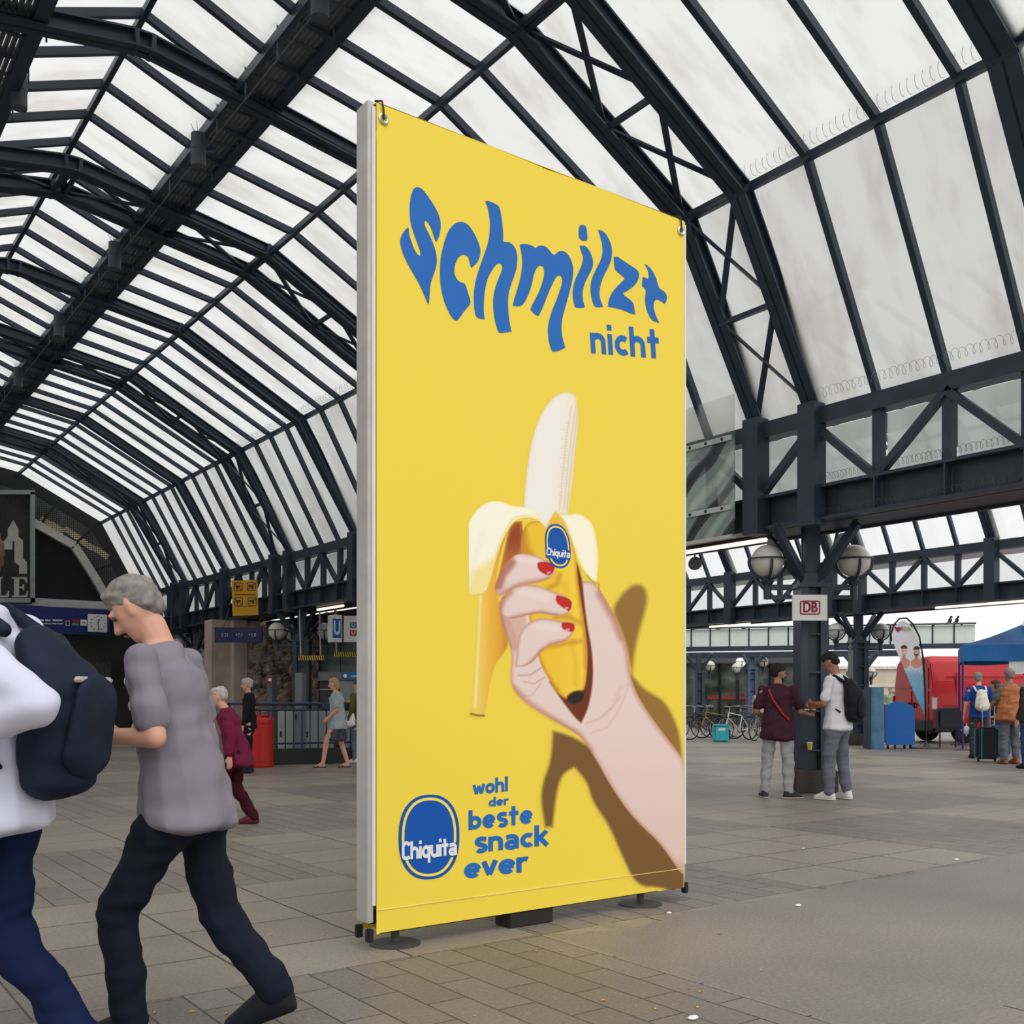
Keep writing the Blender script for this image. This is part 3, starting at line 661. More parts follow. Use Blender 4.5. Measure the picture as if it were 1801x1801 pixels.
# ---- printed picture: numpy-painted colours on a fine grid
def picture():
    st = .0052; xs = np.arange(3.0, BX1-.004, st); zs = np.arange(BZ0+.001, 3.18, st); nx, nz_ = len(xs), len(zs)
    XX, ZZ = np.meshgrid(xs, zs); X = XX.ravel(); Z = ZZ.ravel()
    F = X*SY+BY*CY; R = X*CY-BY*SY; PX = CX+FPX*R/F; PY = HOR-FPX*(Z-CH)/F
    qx = (PX-760)/.3665; qy = (PY-660)/.3665
    A = np.array; L_ = lambda c: A(lin(c)[:3])
    col = np.tile(L_((242, 213, 74)), (len(X), 1)); 
    def sdf(poly, it=2):
        P = A(smooth(poly, it) if it else poly, float); lo, hi = P.min(0)-90, P.max(0)+90
        idx = np.where((qx > lo[0]) & (qx < hi[0]) & (qy > lo[1]) & (qy < hi[1]))[0]
        x, y = qx[idx], qy[idx]; d = np.full(len(idx), 1e9); ins = np.zeros(len(idx), bool)
        for i in range(len(P)):
            a, b_ = P[i-1], P[i]; e = b_-a; t = np.clip(((x-a[0])*e[0]+(y-a[1])*e[1])/(e@e+1e-9), 0, 1)
            d = np.minimum(d, (x-a[0]-t*e[0])**2+(y-a[1]-t*e[1])**2)
            c = ((a[1] > y) != (b_[1] > y)) & (x < (b_[0]-a[0])*(y-a[1])/(b_[1]-a[1]+1e-12)+a[0]); ins ^= c
        d = np.sqrt(d); d[ins] *= -1
        return idx, d
    def paint(poly, c, soft=3, it=2, amp=1.0, rim=None, rimw=25, grad=None, within=None):
        """c fills; rim colour towards the outline; grad=(c2, dx, dy, s0, s1) blends to c2 along a direction"""
        idx, d = sdf(poly, it); m = np.clip(.5-d/(2*soft), 0, 1); m = m*m*(3-2*m)*amp
        if within is not None: m = m*within[idx]
        cc = np.tile(L_(c), (len(idx), 1))
        if grad:
            for c2, dx, dy, s0, s1 in (grad if isinstance(grad, list) else [grad]):
                t = np.clip(((qx[idx]*dx+qy[idx]*dy)-s0)/(s1-s0), 0, 1)[:, None]; t = t*t*(3-2*t); cc = cc*(1-t)+L_(c2)*t
        if rim is not None:
            t = (np.clip(1+d/rimw, 0, 1)**1.5)[:, None]; cc = cc*(1-t)+L_(rim)*t
        col[idx] = col[idx]*(1-m[:, None])+cc*m[:, None]
        full = np.zeros(len(X)); full[idx] = m; return full
    def stroke(pts, w_, c, soft=6, amp=1.0, within=None):
        P = A(pts, float); lo, hi = P.min(0)-60, P.max(0)+60
        idx = np.where((qx > lo[0]) & (qx < hi[0]) & (qy > lo[1]) & (qy < hi[1]))[0]; x, y = qx[idx], qy[idx]; d = np.full(len(idx), 1e9)
        for a, b_ in zip(P, P[1:]):
            e = b_-a; t = np.clip(((x-a[0])*e[0]+(y-a[1])*e[1])/(e@e+1e-9), 0, 1); d = np.minimum(d, np.hypot(x-a[0]-t*e[0], y-a[1]-t*e[1]))
        m = np.clip((w_+soft-d)/(2*soft), 0, 1); m = m*m*(3-2*m)*amp
        if within is not None: m = m*within[idx]
        col[idx] = col[idx]*(1-m[:, None])+L_(c)*m[:, None]
    px2 = lambda pts: [((x-760)/.3665, (y-660)/.3665) for x, y in pts]
    SH = (150, 112, 52); SH2 = (122, 88, 48)
    paint([(860, 1130), (900, 1060), (950, 1010), (990, 1000), (1025, 1020), (1035, 1080), (1015, 1160), (985, 1260), (970, 1350), (960, 1430), (950, 1400), (930, 1300), (900, 1210)], SH, 16)
    paint([(930, 1400), (1010, 1500), (1060, 1530), (1110, 1560), (1150, 1620), (1190, 1720), (1200, 1830), (1200, 2000), (1080, 1800), (960, 1560)], SH, 14)
    paint(px2([(972, 1285), (1010, 1295), (1060, 1330), (1225, 1525), (1225, 1590), (1165, 1560), (1120, 1560), (1095, 1510), (1070, 1450), (1042, 1412), (1032, 1375), (1010, 1350), (988, 1362), (978, 1400), (972, 1455), (958, 1455), (950, 1405), (955, 1372), (968, 1340)]), SH2, 13)
    # hanging peel behind
    pk = paint([(400, 700), (360, 745), (330, 850), (300, 1000), (320, 1080), (360, 1250), (365, 1300), (330, 1350), (300, 1390), (275, 1480), (262, 1580), (245, 1638), (185, 1622), (198, 1560), (207, 1400), (215, 1250), (225, 1050), (260, 950), (310, 850), (350, 760)], (236, 178, 60), 3, 2, grad=[((240, 205, 90), -1, 0, -300, -215), ((205, 140, 45), 1, 0, 290, 370)])
    stroke([(232, 1060), (226, 1250), (215, 1420), (206, 1590)], 7, (250, 226, 150), 6, .9, pk)
    stroke([(250, 1100), (243, 1300), (240, 1420)], 14, (245, 196, 84), 14, .8, pk)
    stroke([(185, 1625), (215, 1632), (248, 1634)], 5, (120, 84, 40), 3, .9)
    paint([(345, 840), (365, 740), (395, 700), (430, 700), (440, 770), (432, 860), (395, 900), (345, 960), (310, 1000)], (150, 72, 34), 5, 2, grad=((196, 120, 50), 0, 1, 780, 960), rim=(190, 130, 50), rimw=20)
    # forearm and palm
    SK, SKS, SKR = (232, 208, 200), (196, 140, 112), (176, 104, 76)
    arm = [(725, 985), (772, 990), (805, 1030), (840, 1085), (880, 1160), (915, 1240), (938, 1330), (945, 1400), (960, 1480), (1010, 1580), (1080, 1680), (1165, 1790), (1230, 1880), (1230, 2400), (1195, 2390), (1180, 2370), (1090, 2240), (1000, 2160), (930, 2080), (850, 1960), (790, 1850), (740, 1770), (700, 1725), (600, 1668), (500, 1612), (430, 1560), (382, 1500), (372, 1440), (385, 1340), (360, 1260), (330, 1180), (318, 1100), (340, 1050), (420, 1010), (560, 1010), (680, 1000)]
    hm = paint(arm, SK, 3, 2, rim=(206, 152, 124), rimw=26, grad=[((226, 198, 186), 0, 1, 1500, 2200), ((200, 148, 122), 0, 1, 2290, 2420)])
    stroke([(800, 1050), (870, 1170), (905, 1260)], 16, (176, 112, 78), 18, .65, hm)
    stroke([(905, 1250), (935, 1330), (945, 1420), (985, 1540), (1060, 1660), (1180, 1810)], 8, (205, 150, 118), 16, .6, hm)
    stroke([(395, 1500), (450, 1560), (560, 1635), (700, 1720), (760, 1800)], 12, (190, 128, 98), 18, .7, hm)
    stroke([(415, 1440), (470, 1438), (530, 1400)], 3, (176, 118, 92), 6, .7, hm)
    stroke([(440, 1470), (490, 1480), (540, 1450)], 3, (186, 130, 104), 5, .6, hm); stroke([(430, 1540), (480, 1535), (520, 1480)], 3, (186, 130, 104), 6, .5, hm)
    stroke([(740, 1670), (800, 1650), (860, 1600), (900, 1540)], 4, (204, 158, 138), 9, .6, hm); stroke([(760, 1720), (840, 1690), (900, 1600), (940, 1500)], 4, (210, 166, 146), 9, .5, hm)
    stroke([(950, 1480), (900, 1500), (870, 1560)], 5, (210, 170, 152), 12, .5, hm)
    stroke([(345, 1100), (352, 1180), (395, 1290)], 24, (160, 84, 62), 16, .75, hm)
    paint([(330, 1120), (350, 1070), (400, 1100), (460, 1170), (440, 1230), (420, 1290), (400, 1330), (385, 1310), (355, 1230)], (214, 172, 156), 10, 2, amp=.8, within=hm)
    # cast dark line beside the fruit
    paint([(683, 885), (700, 905), (722, 985), (730, 1080), (745, 1200), (765, 1300), (774, 1400), (770, 1500), (750, 1600), (715, 1672), (680, 1640), (620, 1560), (560, 1470), (700, 1400)], (112, 50, 30), 5, 2, rim=(150, 84, 54), rimw=10)
    # fruit in its skin
    fr = paint([(540, 700), (590, 650), (640, 690), (672, 770), (690, 870), (697, 960), (710, 1060), (730, 1180), (745, 1300), (745, 1400), (735, 1500), (700, 1560), (650, 1560), (600, 1525), (560, 1460), (520, 1390), (500, 1300), (470, 1200), (450, 1050), (425, 900), (425, 780), (455, 700)], (240, 196, 52), 3, 2, rim=(214, 152, 36), rimw=22, grad=[((228, 170, 46), 1, -.1, 470, 620-40), ((246, 208, 66), 1, -.05, 520, 600)])
    stroke([(700, 960), (712, 1080), (735, 1240), (738, 1400)], 10, (205, 140, 34), 14, .75, fr); stroke([(640, 1000), (650, 1150), (690, 1400), (690, 1480)], 12, (222, 170, 44), 20, .5, fr)
    stroke([(430, 760), (440, 830), (470, 880)], 26, (196, 122, 36), 20, .75, fr); stroke([(500, 1340), (540, 1430), (600, 1510)], 10, (200, 136, 34), 14, .7, fr)
    stroke([(560, 1020), (600, 1000), (610, 960)], 12, (196, 128, 40), 12, .6, fr); stroke([(590, 1160), (660, 1160), (712, 1190)], 12, (196, 128, 40), 12, .6, fr); stroke([(520, 1310), (620, 1290), (715, 1275)], 12, (196, 128, 40), 14, .6, fr)
    paint([(650, 1530), (690, 1510), (733, 1512), (735, 1545), (705, 1580), (665, 1585), (640, 1560)], (46, 34, 26), 7, 2, rim=(84, 60, 34), rimw=14)
    # flesh
    fl_ = paint([(440, 645), (442, 590), (450, 500), (462, 400), (480, 305), (510, 215), (545, 145), (590, 98), (640, 79), (680, 90), (693, 112), (695, 150), (703, 200), (697, 265), (690, 325), (682, 420), (672, 520), (660, 600), (652, 668), (610, 665), (575, 690), (548, 735), (520, 700), (480, 665)], (244, 238, 228), 3, 2, rim=(232, 218, 190), rimw=16, grad=[((236, 220, 186), 1, .12, 620, 790)])
    for dx in (0, 14, -22): stroke([(690+dx, 150), (672+dx, 260), (655+dx, 400), (640+dx, 560), (632+dx, 650)], 2.2, (208, 186, 140), 3, .6, fl_)
    for i in range(26): y = 230+i*15; stroke([(640-(i % 3)*8-i*.8, y), (664-i*1.4, y+4)], 1.5, (222, 202, 160), 3, .7, fl_)
    # left and right peel, white inside
    lp = paint([(300, 602), (345, 610), (380, 628), (445, 630), (500, 660), (530, 700), (547, 728), (500, 688), (450, 680), (400, 692), (360, 742), (325, 820), (300, 900), (280, 980), (253, 1050), (150, 1048), (140, 960), (131, 880), (140, 800), (165, 720), (205, 655), (250, 615)], (253, 248, 226), 3, 2, rim=(250, 236, 176), rimw=14, grad=[((246, 226, 150), .55, .85, 880, 960-30)])
    stroke([(520, 695), (450, 672), (395, 684), (355, 735), (320, 815), (285, 940), (262, 1040)], 4, (246, 216, 120), 8, .8, lp)
    stroke([(180, 1000), (200, 900), (240, 760)], 12, (246, 238, 210), 16, .6, lp)
    rp = paint([(580, 655), (620, 668), (652, 668), (705, 662), (745, 685), (775, 725), (787, 780), (798, 850), (797, 920), (790, 995), (765, 985), (735, 950), (700, 885), (688, 850), (665, 780), (640, 722), (600, 680)], (253, 247, 222), 3, 2, rim=(248, 226, 140), rimw=16)
    stroke([(742, 960), (770, 990), (800, 1003), (800, 1030)], 4, (196, 150, 50), 4, .9)
    paint([(548, 722), (578, 668), (592, 652), (640, 700), (668, 790), (668, 830), (620, 730), (560, 735)], (238, 190, 60), 4, 2, amp=.9)
    # fingers
    def finger(poly, sh, hi):
        k = paint(poly, SK, 3, 2, rim=(204, 142, 112), rimw=18)
        for p, w_, a in sh: stroke(p, w_, (176, 100, 70), 16, a, k)
        for p, w_ in hi: stroke(p, w_, (243, 224, 218), 16, .6, k)
    finger([(300, 1010), (325, 945), (380, 868), (430, 852), (500, 864), (550, 890), (588, 905), (588, 950), (570, 972), (520, 992), (470, 1002), (420, 1010), (360, 1040), (322, 1062), (302, 1040)], [([(318, 1010), (340, 950), (380, 900)], 22, .85), ([(330, 1045), (420, 1000), (560, 975)], 8, .6)], [([(420, 880), (500, 895)], 16)])
    finger([(318, 1100), (350, 1042), (420, 1006), (500, 1006), (560, 1028), (620, 1052), (670, 1078), (672, 1120), (640, 1152), (580, 1155), (520, 1140), (440, 1155), (380, 1170), (335, 1160)], [([(328, 1120), (345, 1070), (375, 1045)], 12, .7), ([(380, 1165), (440, 1150), (520, 1135), (600, 1150)], 7, .6)], [([(430, 1040), (540, 1065)], 18)])
    finger([(405, 1330), (415, 1250), (440, 1205), (480, 1178), (540, 1163), (600, 1178), (683, 1188), (684, 1225), (650, 1272), (600, 1286), (550, 1300), (520, 1330), (490, 1370), (440, 1400), (400, 1400)], [([(530, 1310), (500, 1350), (460, 1390)], 8, .6), ([(560, 1290), (650, 1268)], 6, .5)], [([(500, 1205), (590, 1215)], 16)])
    for nl, hl in (([(505, 898), (545, 893), (584, 905), (588, 925), (575, 955), (555, 962), (520, 945), (505, 925)], (560, 948)), ([(598, 1055), (640, 1065), (670, 1082), (668, 1115), (655, 1132), (620, 1112), (595, 1090), (592, 1068)], (645, 1118)), ([(622, 1187), (660, 1186), (684, 1195), (684, 1222), (672, 1233), (640, 1226), (620, 1212)], (650, 1222))):
        paint(nl, (200, 38, 40), 2.5, 2, rim=(150, 22, 26), rimw=9); paint([(hl[0]-9, hl[1]-4), (hl[0]+8, hl[1]-7), (hl[0]+8, hl[1]+2), (hl[0]-8, hl[1]+5)], (238, 170, 165), 3, 1, amp=.8)
    c3 = np.clip(col, 0, 1)
    vs = np.stack([X+off_.x, np.full_like(X, BY-.0008+off_.y), Z], 1)
    i = np.arange(nx-1)[None, :]+np.arange(nz_-1)[:, None]*nx; i = i.ravel(); fs = np.stack([i, i+1, i+nx+1, i+nx], 1)
    # keep only the quads where something is printed
    dif = np.abs(c3-L_((242, 213, 74))).max(1) > .004; keep = dif[fs].any(1); fs = fs[keep]
    used = np.unique(fs); remap = np.zeros(len(X), int); remap[used] = np.arange(len(used)); fs = remap[fs]; vs = vs[used]; c3 = c3[used]
    me = bpy.data.meshes.new('printed_picture'); me.vertices.add(len(vs)); me.vertices.foreach_set('co', vs.ravel())
    me.loops.add(len(fs)*4); me.loops.foreach_set('vertex_index', fs.ravel()); me.polygons.add(len(fs)); me.polygons.foreach_set('loop_start', np.arange(len(fs))*4)
    me.update(); ca = me.color_attributes.new('Col', 'FLOAT_COLOR', 'POINT'); ca.data.foreach_set('color', np.concatenate([c3, np.ones((len(c3), 1))], 1).astype(np.float32).ravel())
    me.materials.append(attr_mat('printed picture inks', .5)); o = bpy.data.objects.new('printed_picture', me); C.objects.link(o); o.parent = bt
    o['label'] = 'photo print of a hand with red nails holding a peeled banana'
picture()
# sticker on the fruit
def sticker():
    mb = LB()
    def ov(rx, ry, off, n=40, p=2.3):
        o_ = []
        for i in range(n):
            a = 2*PI*i/n; c, s = math.cos(a), math.sin(a); x = rx*math.copysign(abs(c)**(2/p), c); y = ry*math.copysign(abs(s)**(2/p), s)
            o_.append(bpt(980.8+x*.99+y*.1, 960.5+y+x*.05, off))
        return o_
    fillpoly(mb, ov(22.5, 39, .0016), LBLUE); fillpoly(mb, ov(19.8, 35.5, .002), YELL); fillpoly(mb, ov(17.5, 32.5, .0024), LBLUE)
    fillpoly(mb, [bpt(x, y, .0028) for x, y in ((958.5, 963), (1003, 968), (1003, 985), (960, 981))], LBLUE)
    strokes(mb, 'Chiquita', lambda x, y: bpt(959.7+x*6.7+y*.8, 976+x*.95-y*8.8, .0034), WHITE, .3, -.02)
    return mb
sticker().build('fruit_sticker', LBLUE, bt)['label'] = 'small blue oval sticker'

# ------------------------------------------------------------------ things fixed to the halls
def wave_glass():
    m = bpy.data.materials.new('painted reflection glass'); m.use_nodes = True; n = m.node_tree; b = n.nodes['Principled BSDF']; L = n.links.new
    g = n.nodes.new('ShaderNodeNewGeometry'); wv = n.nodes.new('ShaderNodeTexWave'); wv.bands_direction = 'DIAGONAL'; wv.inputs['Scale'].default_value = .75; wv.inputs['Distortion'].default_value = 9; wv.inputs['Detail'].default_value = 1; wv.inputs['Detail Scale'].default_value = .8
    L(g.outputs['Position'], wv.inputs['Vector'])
    r = n.nodes.new('ShaderNodeValToRGB'); E = r.color_ramp.elements; E[0].position = 0; E[0].color = lin((36, 46, 54)); E[1].position = 1; E[1].color = lin((196, 212, 204))  # wavy reflections of the girder, painted into the pane colour
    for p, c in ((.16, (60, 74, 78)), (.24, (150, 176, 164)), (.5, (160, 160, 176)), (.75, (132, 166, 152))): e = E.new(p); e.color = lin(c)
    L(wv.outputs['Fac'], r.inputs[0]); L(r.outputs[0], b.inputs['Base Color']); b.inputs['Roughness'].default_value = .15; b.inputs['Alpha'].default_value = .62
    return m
t = thing('glass_screen', 'glass screen with wavy painted green and violet reflections beside the girder', 'glass screen', (10.58, 11.8, 4.4))
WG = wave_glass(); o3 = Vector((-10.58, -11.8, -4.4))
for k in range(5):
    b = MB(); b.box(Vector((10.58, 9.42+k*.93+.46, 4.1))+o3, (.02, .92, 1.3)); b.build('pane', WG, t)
    b = MB(); b.box(Vector((10.58, 9.42+k*.93+.46, 5.06))+o3, (.02, .92, .58)); b.build('upper_pane', glass_mat('upper clear pane', (.9, .9, .9), (.93, .93, .93), .2, .03), t)
for z in (4.77, 3.83):
    b = MB(); b.box(Vector((10.55, 11.8, z))+o3, (.03, 4.7, .07)); b.build('rail', mat('translucent white rail', (196, 204, 202), .4), t)
b = MB()
for k in range(16): [b.ball(Vector((10.53, 9.6+k*.3, z))+o3, .022, n=8) for z in (4.77, 3.83)]
b.build('stud', STEEL, t)
b = MB(); b.box(Vector((10.6, 11.8, 3.44))+o3, (.08, 4.7, .05)); b.build('sill', mat('pale sill', (196, 192, 184), .5), t)
def tube_lamp(p, L, rz, lab):
    t = thing('fluorescent_lamp', lab, 'lamp', p, rz, 'fluorescent strip lamps under the girders')
    b = MB(); b.box((0, 0, .05), (.14, L, .05)); b.build('housing', STEEL2, t); b = MB(); b.tube([(0, -L/2, 0), (0, L/2, 0)], .03, 10); b.build('tube', TUBE, t)
tube_lamp((11.2, 10.9, 3.44), 3.0, 0, 'lit strip lamp under the near girder, just right of the banner')
tube_lamp((11.2, 22.9, 3.46), 1.4, 0, 'lit strip lamp under the girder behind the yellow warning sign')
tube_lamp(at(1283, 31.0, 3.45), 1.6, 0, 'lit strip lamp below the far girder, above the bicycles')
tube_lamp(at(1722, 24.0, 3.44), 2.2, 0, 'lit strip lamp below the far girder, above the feather flag')
t = thing('round_loudspeaker', 'dark round loudspeaker hanging below the glass screen', 'loudspeaker', at(1222, 15.5, 3.28), FACE(0))
b = MB(); M = Matrix.Rotation(PI/2, 3, 'X'); b.lathe([(.09, -.06), (.1, .05), (.085, .06), (.02, .03)], n=24, M=M); b.build('horn', STEEL2, t); b = MB(); b.tube([(0, 0, .08), (0, 0, .25)], .012, 6); b.build('hanger', STEEL, t)
# bird coils: springs lying along the knee purlins and the girder
COILW = mat('galvanised coil wire', (150, 150, 148), .5)
def coil(x, z, y0, y1, r, lab, dx=0, pitch=.085, mt=None, wr=.0025):
    pts = []; n = int((y1-y0)/pitch*9)
    for i in range(n+1):
        a = 2*PI*i/9; y = y0+(y1-y0)*i/n; rr = r*(1+.12*math.sin(i*.37)); pts.append((x+rr*math.cos(a)+dx, y, z+rr*math.sin(a)))
    b = MB(); b.tube(pts, wr, 3); tag(b.build('bird_deterrent_coil', mt or COILW), lab, 'wire coil')
coil(9.44, 7.5, YF, Y0, .085, 'loose wire coil along the purlin in the nearest bay of the roof')
coil(9.44, 7.5, Y0+DM, Y0+PER, .08, 'loose wire coil along the purlin in the bay behind the banner', pitch=.1)
coil(10.72, 5.08, YF-2, Y0-.1, .06, 'wire coil lying on top of the near girder, right of the paired ribs')
coil(10.78, 4.03, YF-2, Y0-.1, .045, 'wire coil along the lower ledge of the near girder', pitch=.06, mt=STEEL2)
coil(10.80, 3.6, YF-2, Y0-.1, .045, 'wire coil along the bottom flange of the near girder', pitch=.06, mt=STEEL2)
coil(9.44, 7.5, Y0+PER+DM, Y0+2*PER, .08, 'wire coil along the purlin in the third bay of the roof', pitch=.12, wr=.004)
# ------------------------------------------------------------------ gable end of the hall
YG = YE
def gb(px, py, dy=0): return ony(px, py, YG+dy)
DARKG = mat('dark interior', (26, 27, 30), .7, var=.3, scale=1.5)
g = MB(); g.prism([Vector((x, YG+.9, z)) for x, z in [(10.9, 4.3)]+GPM+[(-3.4, 4.3)]], (0, .2, 0)); go = g.build('wall_back', DARKG); struct(go)
g = MB(); g.box((CEN, YG+.5, 4.17), (15.4, .9, .32)); struct(g.build('trim_1', mat('pale concrete fascia', (176, 172, 166), .6, var=.15, scale=2)))
# arch shaped frame and glazed ring
AF = [gb(0, 884), gb(52, 916), gb(130, 960), gb(160, 1006), gb(196, 1066)]
AFm = AF+[Vector((2*CEN-p.x, p.y, p.z)) for p in AF[::-1] if 2*CEN-p.x < AF[0].x]
t = thing('gable_frame', 'pale grey polygonal arch frame inside the netted gable', 'frame', (CEN, YG, 4.4))
og = Vector((-CEN, -YG, -4.4))
fr_ = mat('pale grey frame paint', (188, 188, 184), .5)
b = MB()
for p, q in zip(AFm, AFm[1:]): b.beam(p+og+Vector((0, .1, 0)), q+og+Vector((0, .1, 0)), .12, .3, (0, 1, 0)) if False else b.beam(p+og+Vector((0, -.02, 0)), q+og+Vector((0, -.02, 0)), .2, .26, (0, 0, 1))
b.build('inner_arch', fr_, t)
OUT = [gb(60, 872), gb(165, 930), gb(200, 990)]
for p, q in ((gb(75, 918), gb(98, 886)), (gb(130, 958), gb(165, 928)), (gb(165, 1004), gb(205, 990)), (gb(5, 884), gb(14, 868))):
    b = MB(); b.beam(p+og, q+og, .06, .08); b.build('spoke', BLACK, t)
b = MB(); b.prism([p+Vector((0, .3, 0))+og for p in (gb(0, 886), gb(52, 918), gb(130, 962), gb(160, 1008), gb(196, 1066), gb(228, 1066), gb(200, 990), gb(165, 930), gb(60, 866), gb(0, 850))], (0, .03, 0)); b.build('ring_glazing', mat('smoky gable glass', (112, 112, 112), .25, .5, var=.3, scale=1), t)
LP = mat('dim fluorescent panel', (214, 208, 178), .5, emit=.12, var=.1)
for k, (x, y) in enumerate(((30, 893), (43, 902), (84, 920), (100, 928), (125, 937), (140, 948), (152, 957), (178, 972))):
    b = MB(); p = gb(x, y, .28)+og; b.beam(p+Vector((-.22, 0, .14)), p+Vector((.22, 0, -.14)), .02, .2, (0, 0, 1)); b.build('ceiling_light', LP, t)
# netting
def net_mat():
    m = bpy.data.materials.new('bird netting'); m.use_nodes = True; n = m.node_tree; b = n.nodes['Principled BSDF']; L = n.links.new
    b.inputs['Base Color'].default_value = lin((32, 34, 40)); b.inputs['Roughness'].default_value = .8
    g = n.nodes.new('ShaderNodeNewGeometry'); sp = n.nodes.new('ShaderNodeSeparateXYZ'); L(g.outputs['Position'], sp.inputs[0]); r = []
    for k in (0, 2):
        a = n.nodes.new('ShaderNodeMath'); a.operation = 'MULTIPLY'; L(sp.outputs[k], a.inputs[0]); a.inputs[1].default_value = 15
        f = n.nodes.new('ShaderNodeMath'); f.operation = 'FRACT'; L(a.outputs[0], f.inputs[0])
        q = n.nodes.new('ShaderNodeMath'); q.operation = 'LESS_THAN'; L(f.outputs[0], q.inputs[0]); q.inputs[1].default_value = .27; r.append(q)
    mx = n.nodes.new('ShaderNodeMath'); mx.operation = 'MAXIMUM'; L(r[0].outputs[0], mx.inputs[0]); L(r[1].outputs[0], mx.inputs[1]); L(mx.outputs[0], b.inputs['Alpha']); return m
b = MB(); b.prism([Vector((x, YG+.12, z)) for x, z in [(10.75, 4.34)]+[(10.7, 4.9), (9.28, 7.2), (6.7, 8.6), (3.84, 9.05), (.8, 8.6), (-1.78, 7.2), (-3.2, 4.9)]+[(-3.25, 4.34)]], (0, .004, 0))
tag(b.build('bird_netting', net_mat()), 'dark fine netting stretched across the gable of the hall', 'net')
# framed sign with tower emblem
t = thing('station_emblem_sign', 'dark glass sign in a pale frame with white tower emblem and big serif letters', 'sign', gb(20, 1062, -.4))
oe = -gb(20, 1062, -.4)
def ge(px, py): return gb(px, py, -.4)+oe
fm = mat('greenish grey frame', (142, 150, 148), .4)
L0 = ge(-70, 860).x; 
for (p, q) in (((57, 866), (57, 1060)), ((-72, 866), (-72, 1060)), ((-75, 866), (61, 866)), ((-75, 1056), (61, 1056))):
    b = MB(); b.beam(ge(*p), ge(*q), .14, .14, (0, 1, 0)); b.build('frame_bar', fm, t)
b = MB(); P0, P1 = ge(-72, 1056), ge(57, 866); b.box(((P0.x+P1.x)/2, .08, (P0.z+P1.z)/2), (P1.x-P0.x, .03, P1.z-P0.z)); b.build('glass_pane', mat('dark sign glass', (30, 30, 34), .2, .5), t)
em = mat('silver emblem', (176, 176, 172), .45)
tower = [(24, 914), (33, 930), (33, 944), (41, 950), (41, 982), (48, 988), (48, 1009), (34, 1009), (34, 994), (26, 988), (26, 951), (23, 951), (22, 966), (-4, 966), (-4, 953), (7, 952), (14, 943), (14, 930)]
b = MB(); pts = [ge(x, y)+Vector((0, .05, 0)) for x, y in tower]; fillpoly(b, pts, em); pts2 = [ge(-2*4-x, y)+Vector((0, .05, 0)) for x, y in tower]; fillpoly(b, pts2, em); b.build('tower_emblem', em, t)
ser = lambda x, pts: [ge(x+a, b_)+Vector((0, .04, 0)) for a, b_ in pts]
Epts = [(0, 1015), (27, 1015), (28, 1025), (25, 1025), (22, 1018), (13, 1018), (13, 1031), (18, 1031), (20, 1027), (22, 1027), (22, 1038), (20, 1038), (18, 1034), (13, 1034), (13, 1047), (23, 1047), (27, 1039), (29, 1039), (28, 1050), (0, 1050), (0, 1048), (4, 1047), (4, 1018), (0, 1017)]
b = MB(); fillpoly(b, ser(21, Epts), em)
Lpts = [(0, 1015), (13, 1015), (13, 1017), (10, 1018), (10, 1047), (19, 1047), (23, 1039), (25, 1039), (24, 1050), (0, 1050), (0, 1048), (4, 1047), (4, 1018), (0, 1017)]
fillpoly(b, ser(-8, Lpts), em); b.build('lettering', em, t)
# blue information board and clock
t = thing('information_board', 'long blue station information board with small pictograms under the gable', 'sign board', gb(60, 1090, -.5))
ob = -gb(60, 1090, -.5)
BD = mat('deep station blue', (22, 34, 104), .4)
P0, P1 = gb(-90, 1108, -.5)+ob, gb(194, 1072, -.5)+ob
b = MB(); b.box(((P0.x+P1.x)/2, .12, (P0.z+P1.z)/2), (P1.x-P0.x, .22, P1.z-P0.z)); b.build('board', BD, t)
fy = -.002
def bq(px, py, w_, h_, mt, name='pictogram'): b = MB(); p = gb(px, py, -.5)+ob; b.box((p.x, fy, p.z), (w_, .008, h_)); b.build(name, mt, t)
bq(119, 1096, .12, .16, WHITE); bq(119, 1096, .09, .13, BD); bq(133, 1092, .22, .1, RED); bq(133, 1098, .22, .08, mat('teal panel', (40, 150, 150), .5)); bq(147, 1095, .2, .2, WHITE); bq(147, 1095, .14, .03, RED)
for x in (60, 72, 84, 97, 105): bq(x, 1091, .16, .05, WHITE); bq(x, 1097, .2, .03, WHITE)
t = thing('station_clock', 'square white station clock at the right end of the blue board', 'clock', gb(172, 1096, -.585))
b = MB(); b.box((0, .05, 0), (.62, .08, .6)); b.build('case', WHITE, t, bevel=.02)
b = MB(); M = Matrix.Rotation(PI/2, 3, 'X'); b.lathe([(.27, 0), (.27, .015), (.25, .016)], (0, .008, 0), 32, M=M); b.build('dial', PAPER, t)
b = MB()
for k in range(12): a = k*PI/6; b.beam((.2*math.sin(a), -.012, .2*math.cos(a)), (.25*math.sin(a), -.012, .25*math.cos(a)), .02, .006, (0, 1, 0))
b.build('hour_mark', BLACK, t)
for ln, a, w_ in ((.15, math.radians(15), .03), (.22, math.radians(172), .022)): b = MB(); b.beam((-.03*math.sin(a), -.02, -.03*math.cos(a)), (ln*math.sin(a), -.02, ln*math.cos(a)), w_, .006, (0, 1, 0)); b.build('clock_hand', BLACK, t)
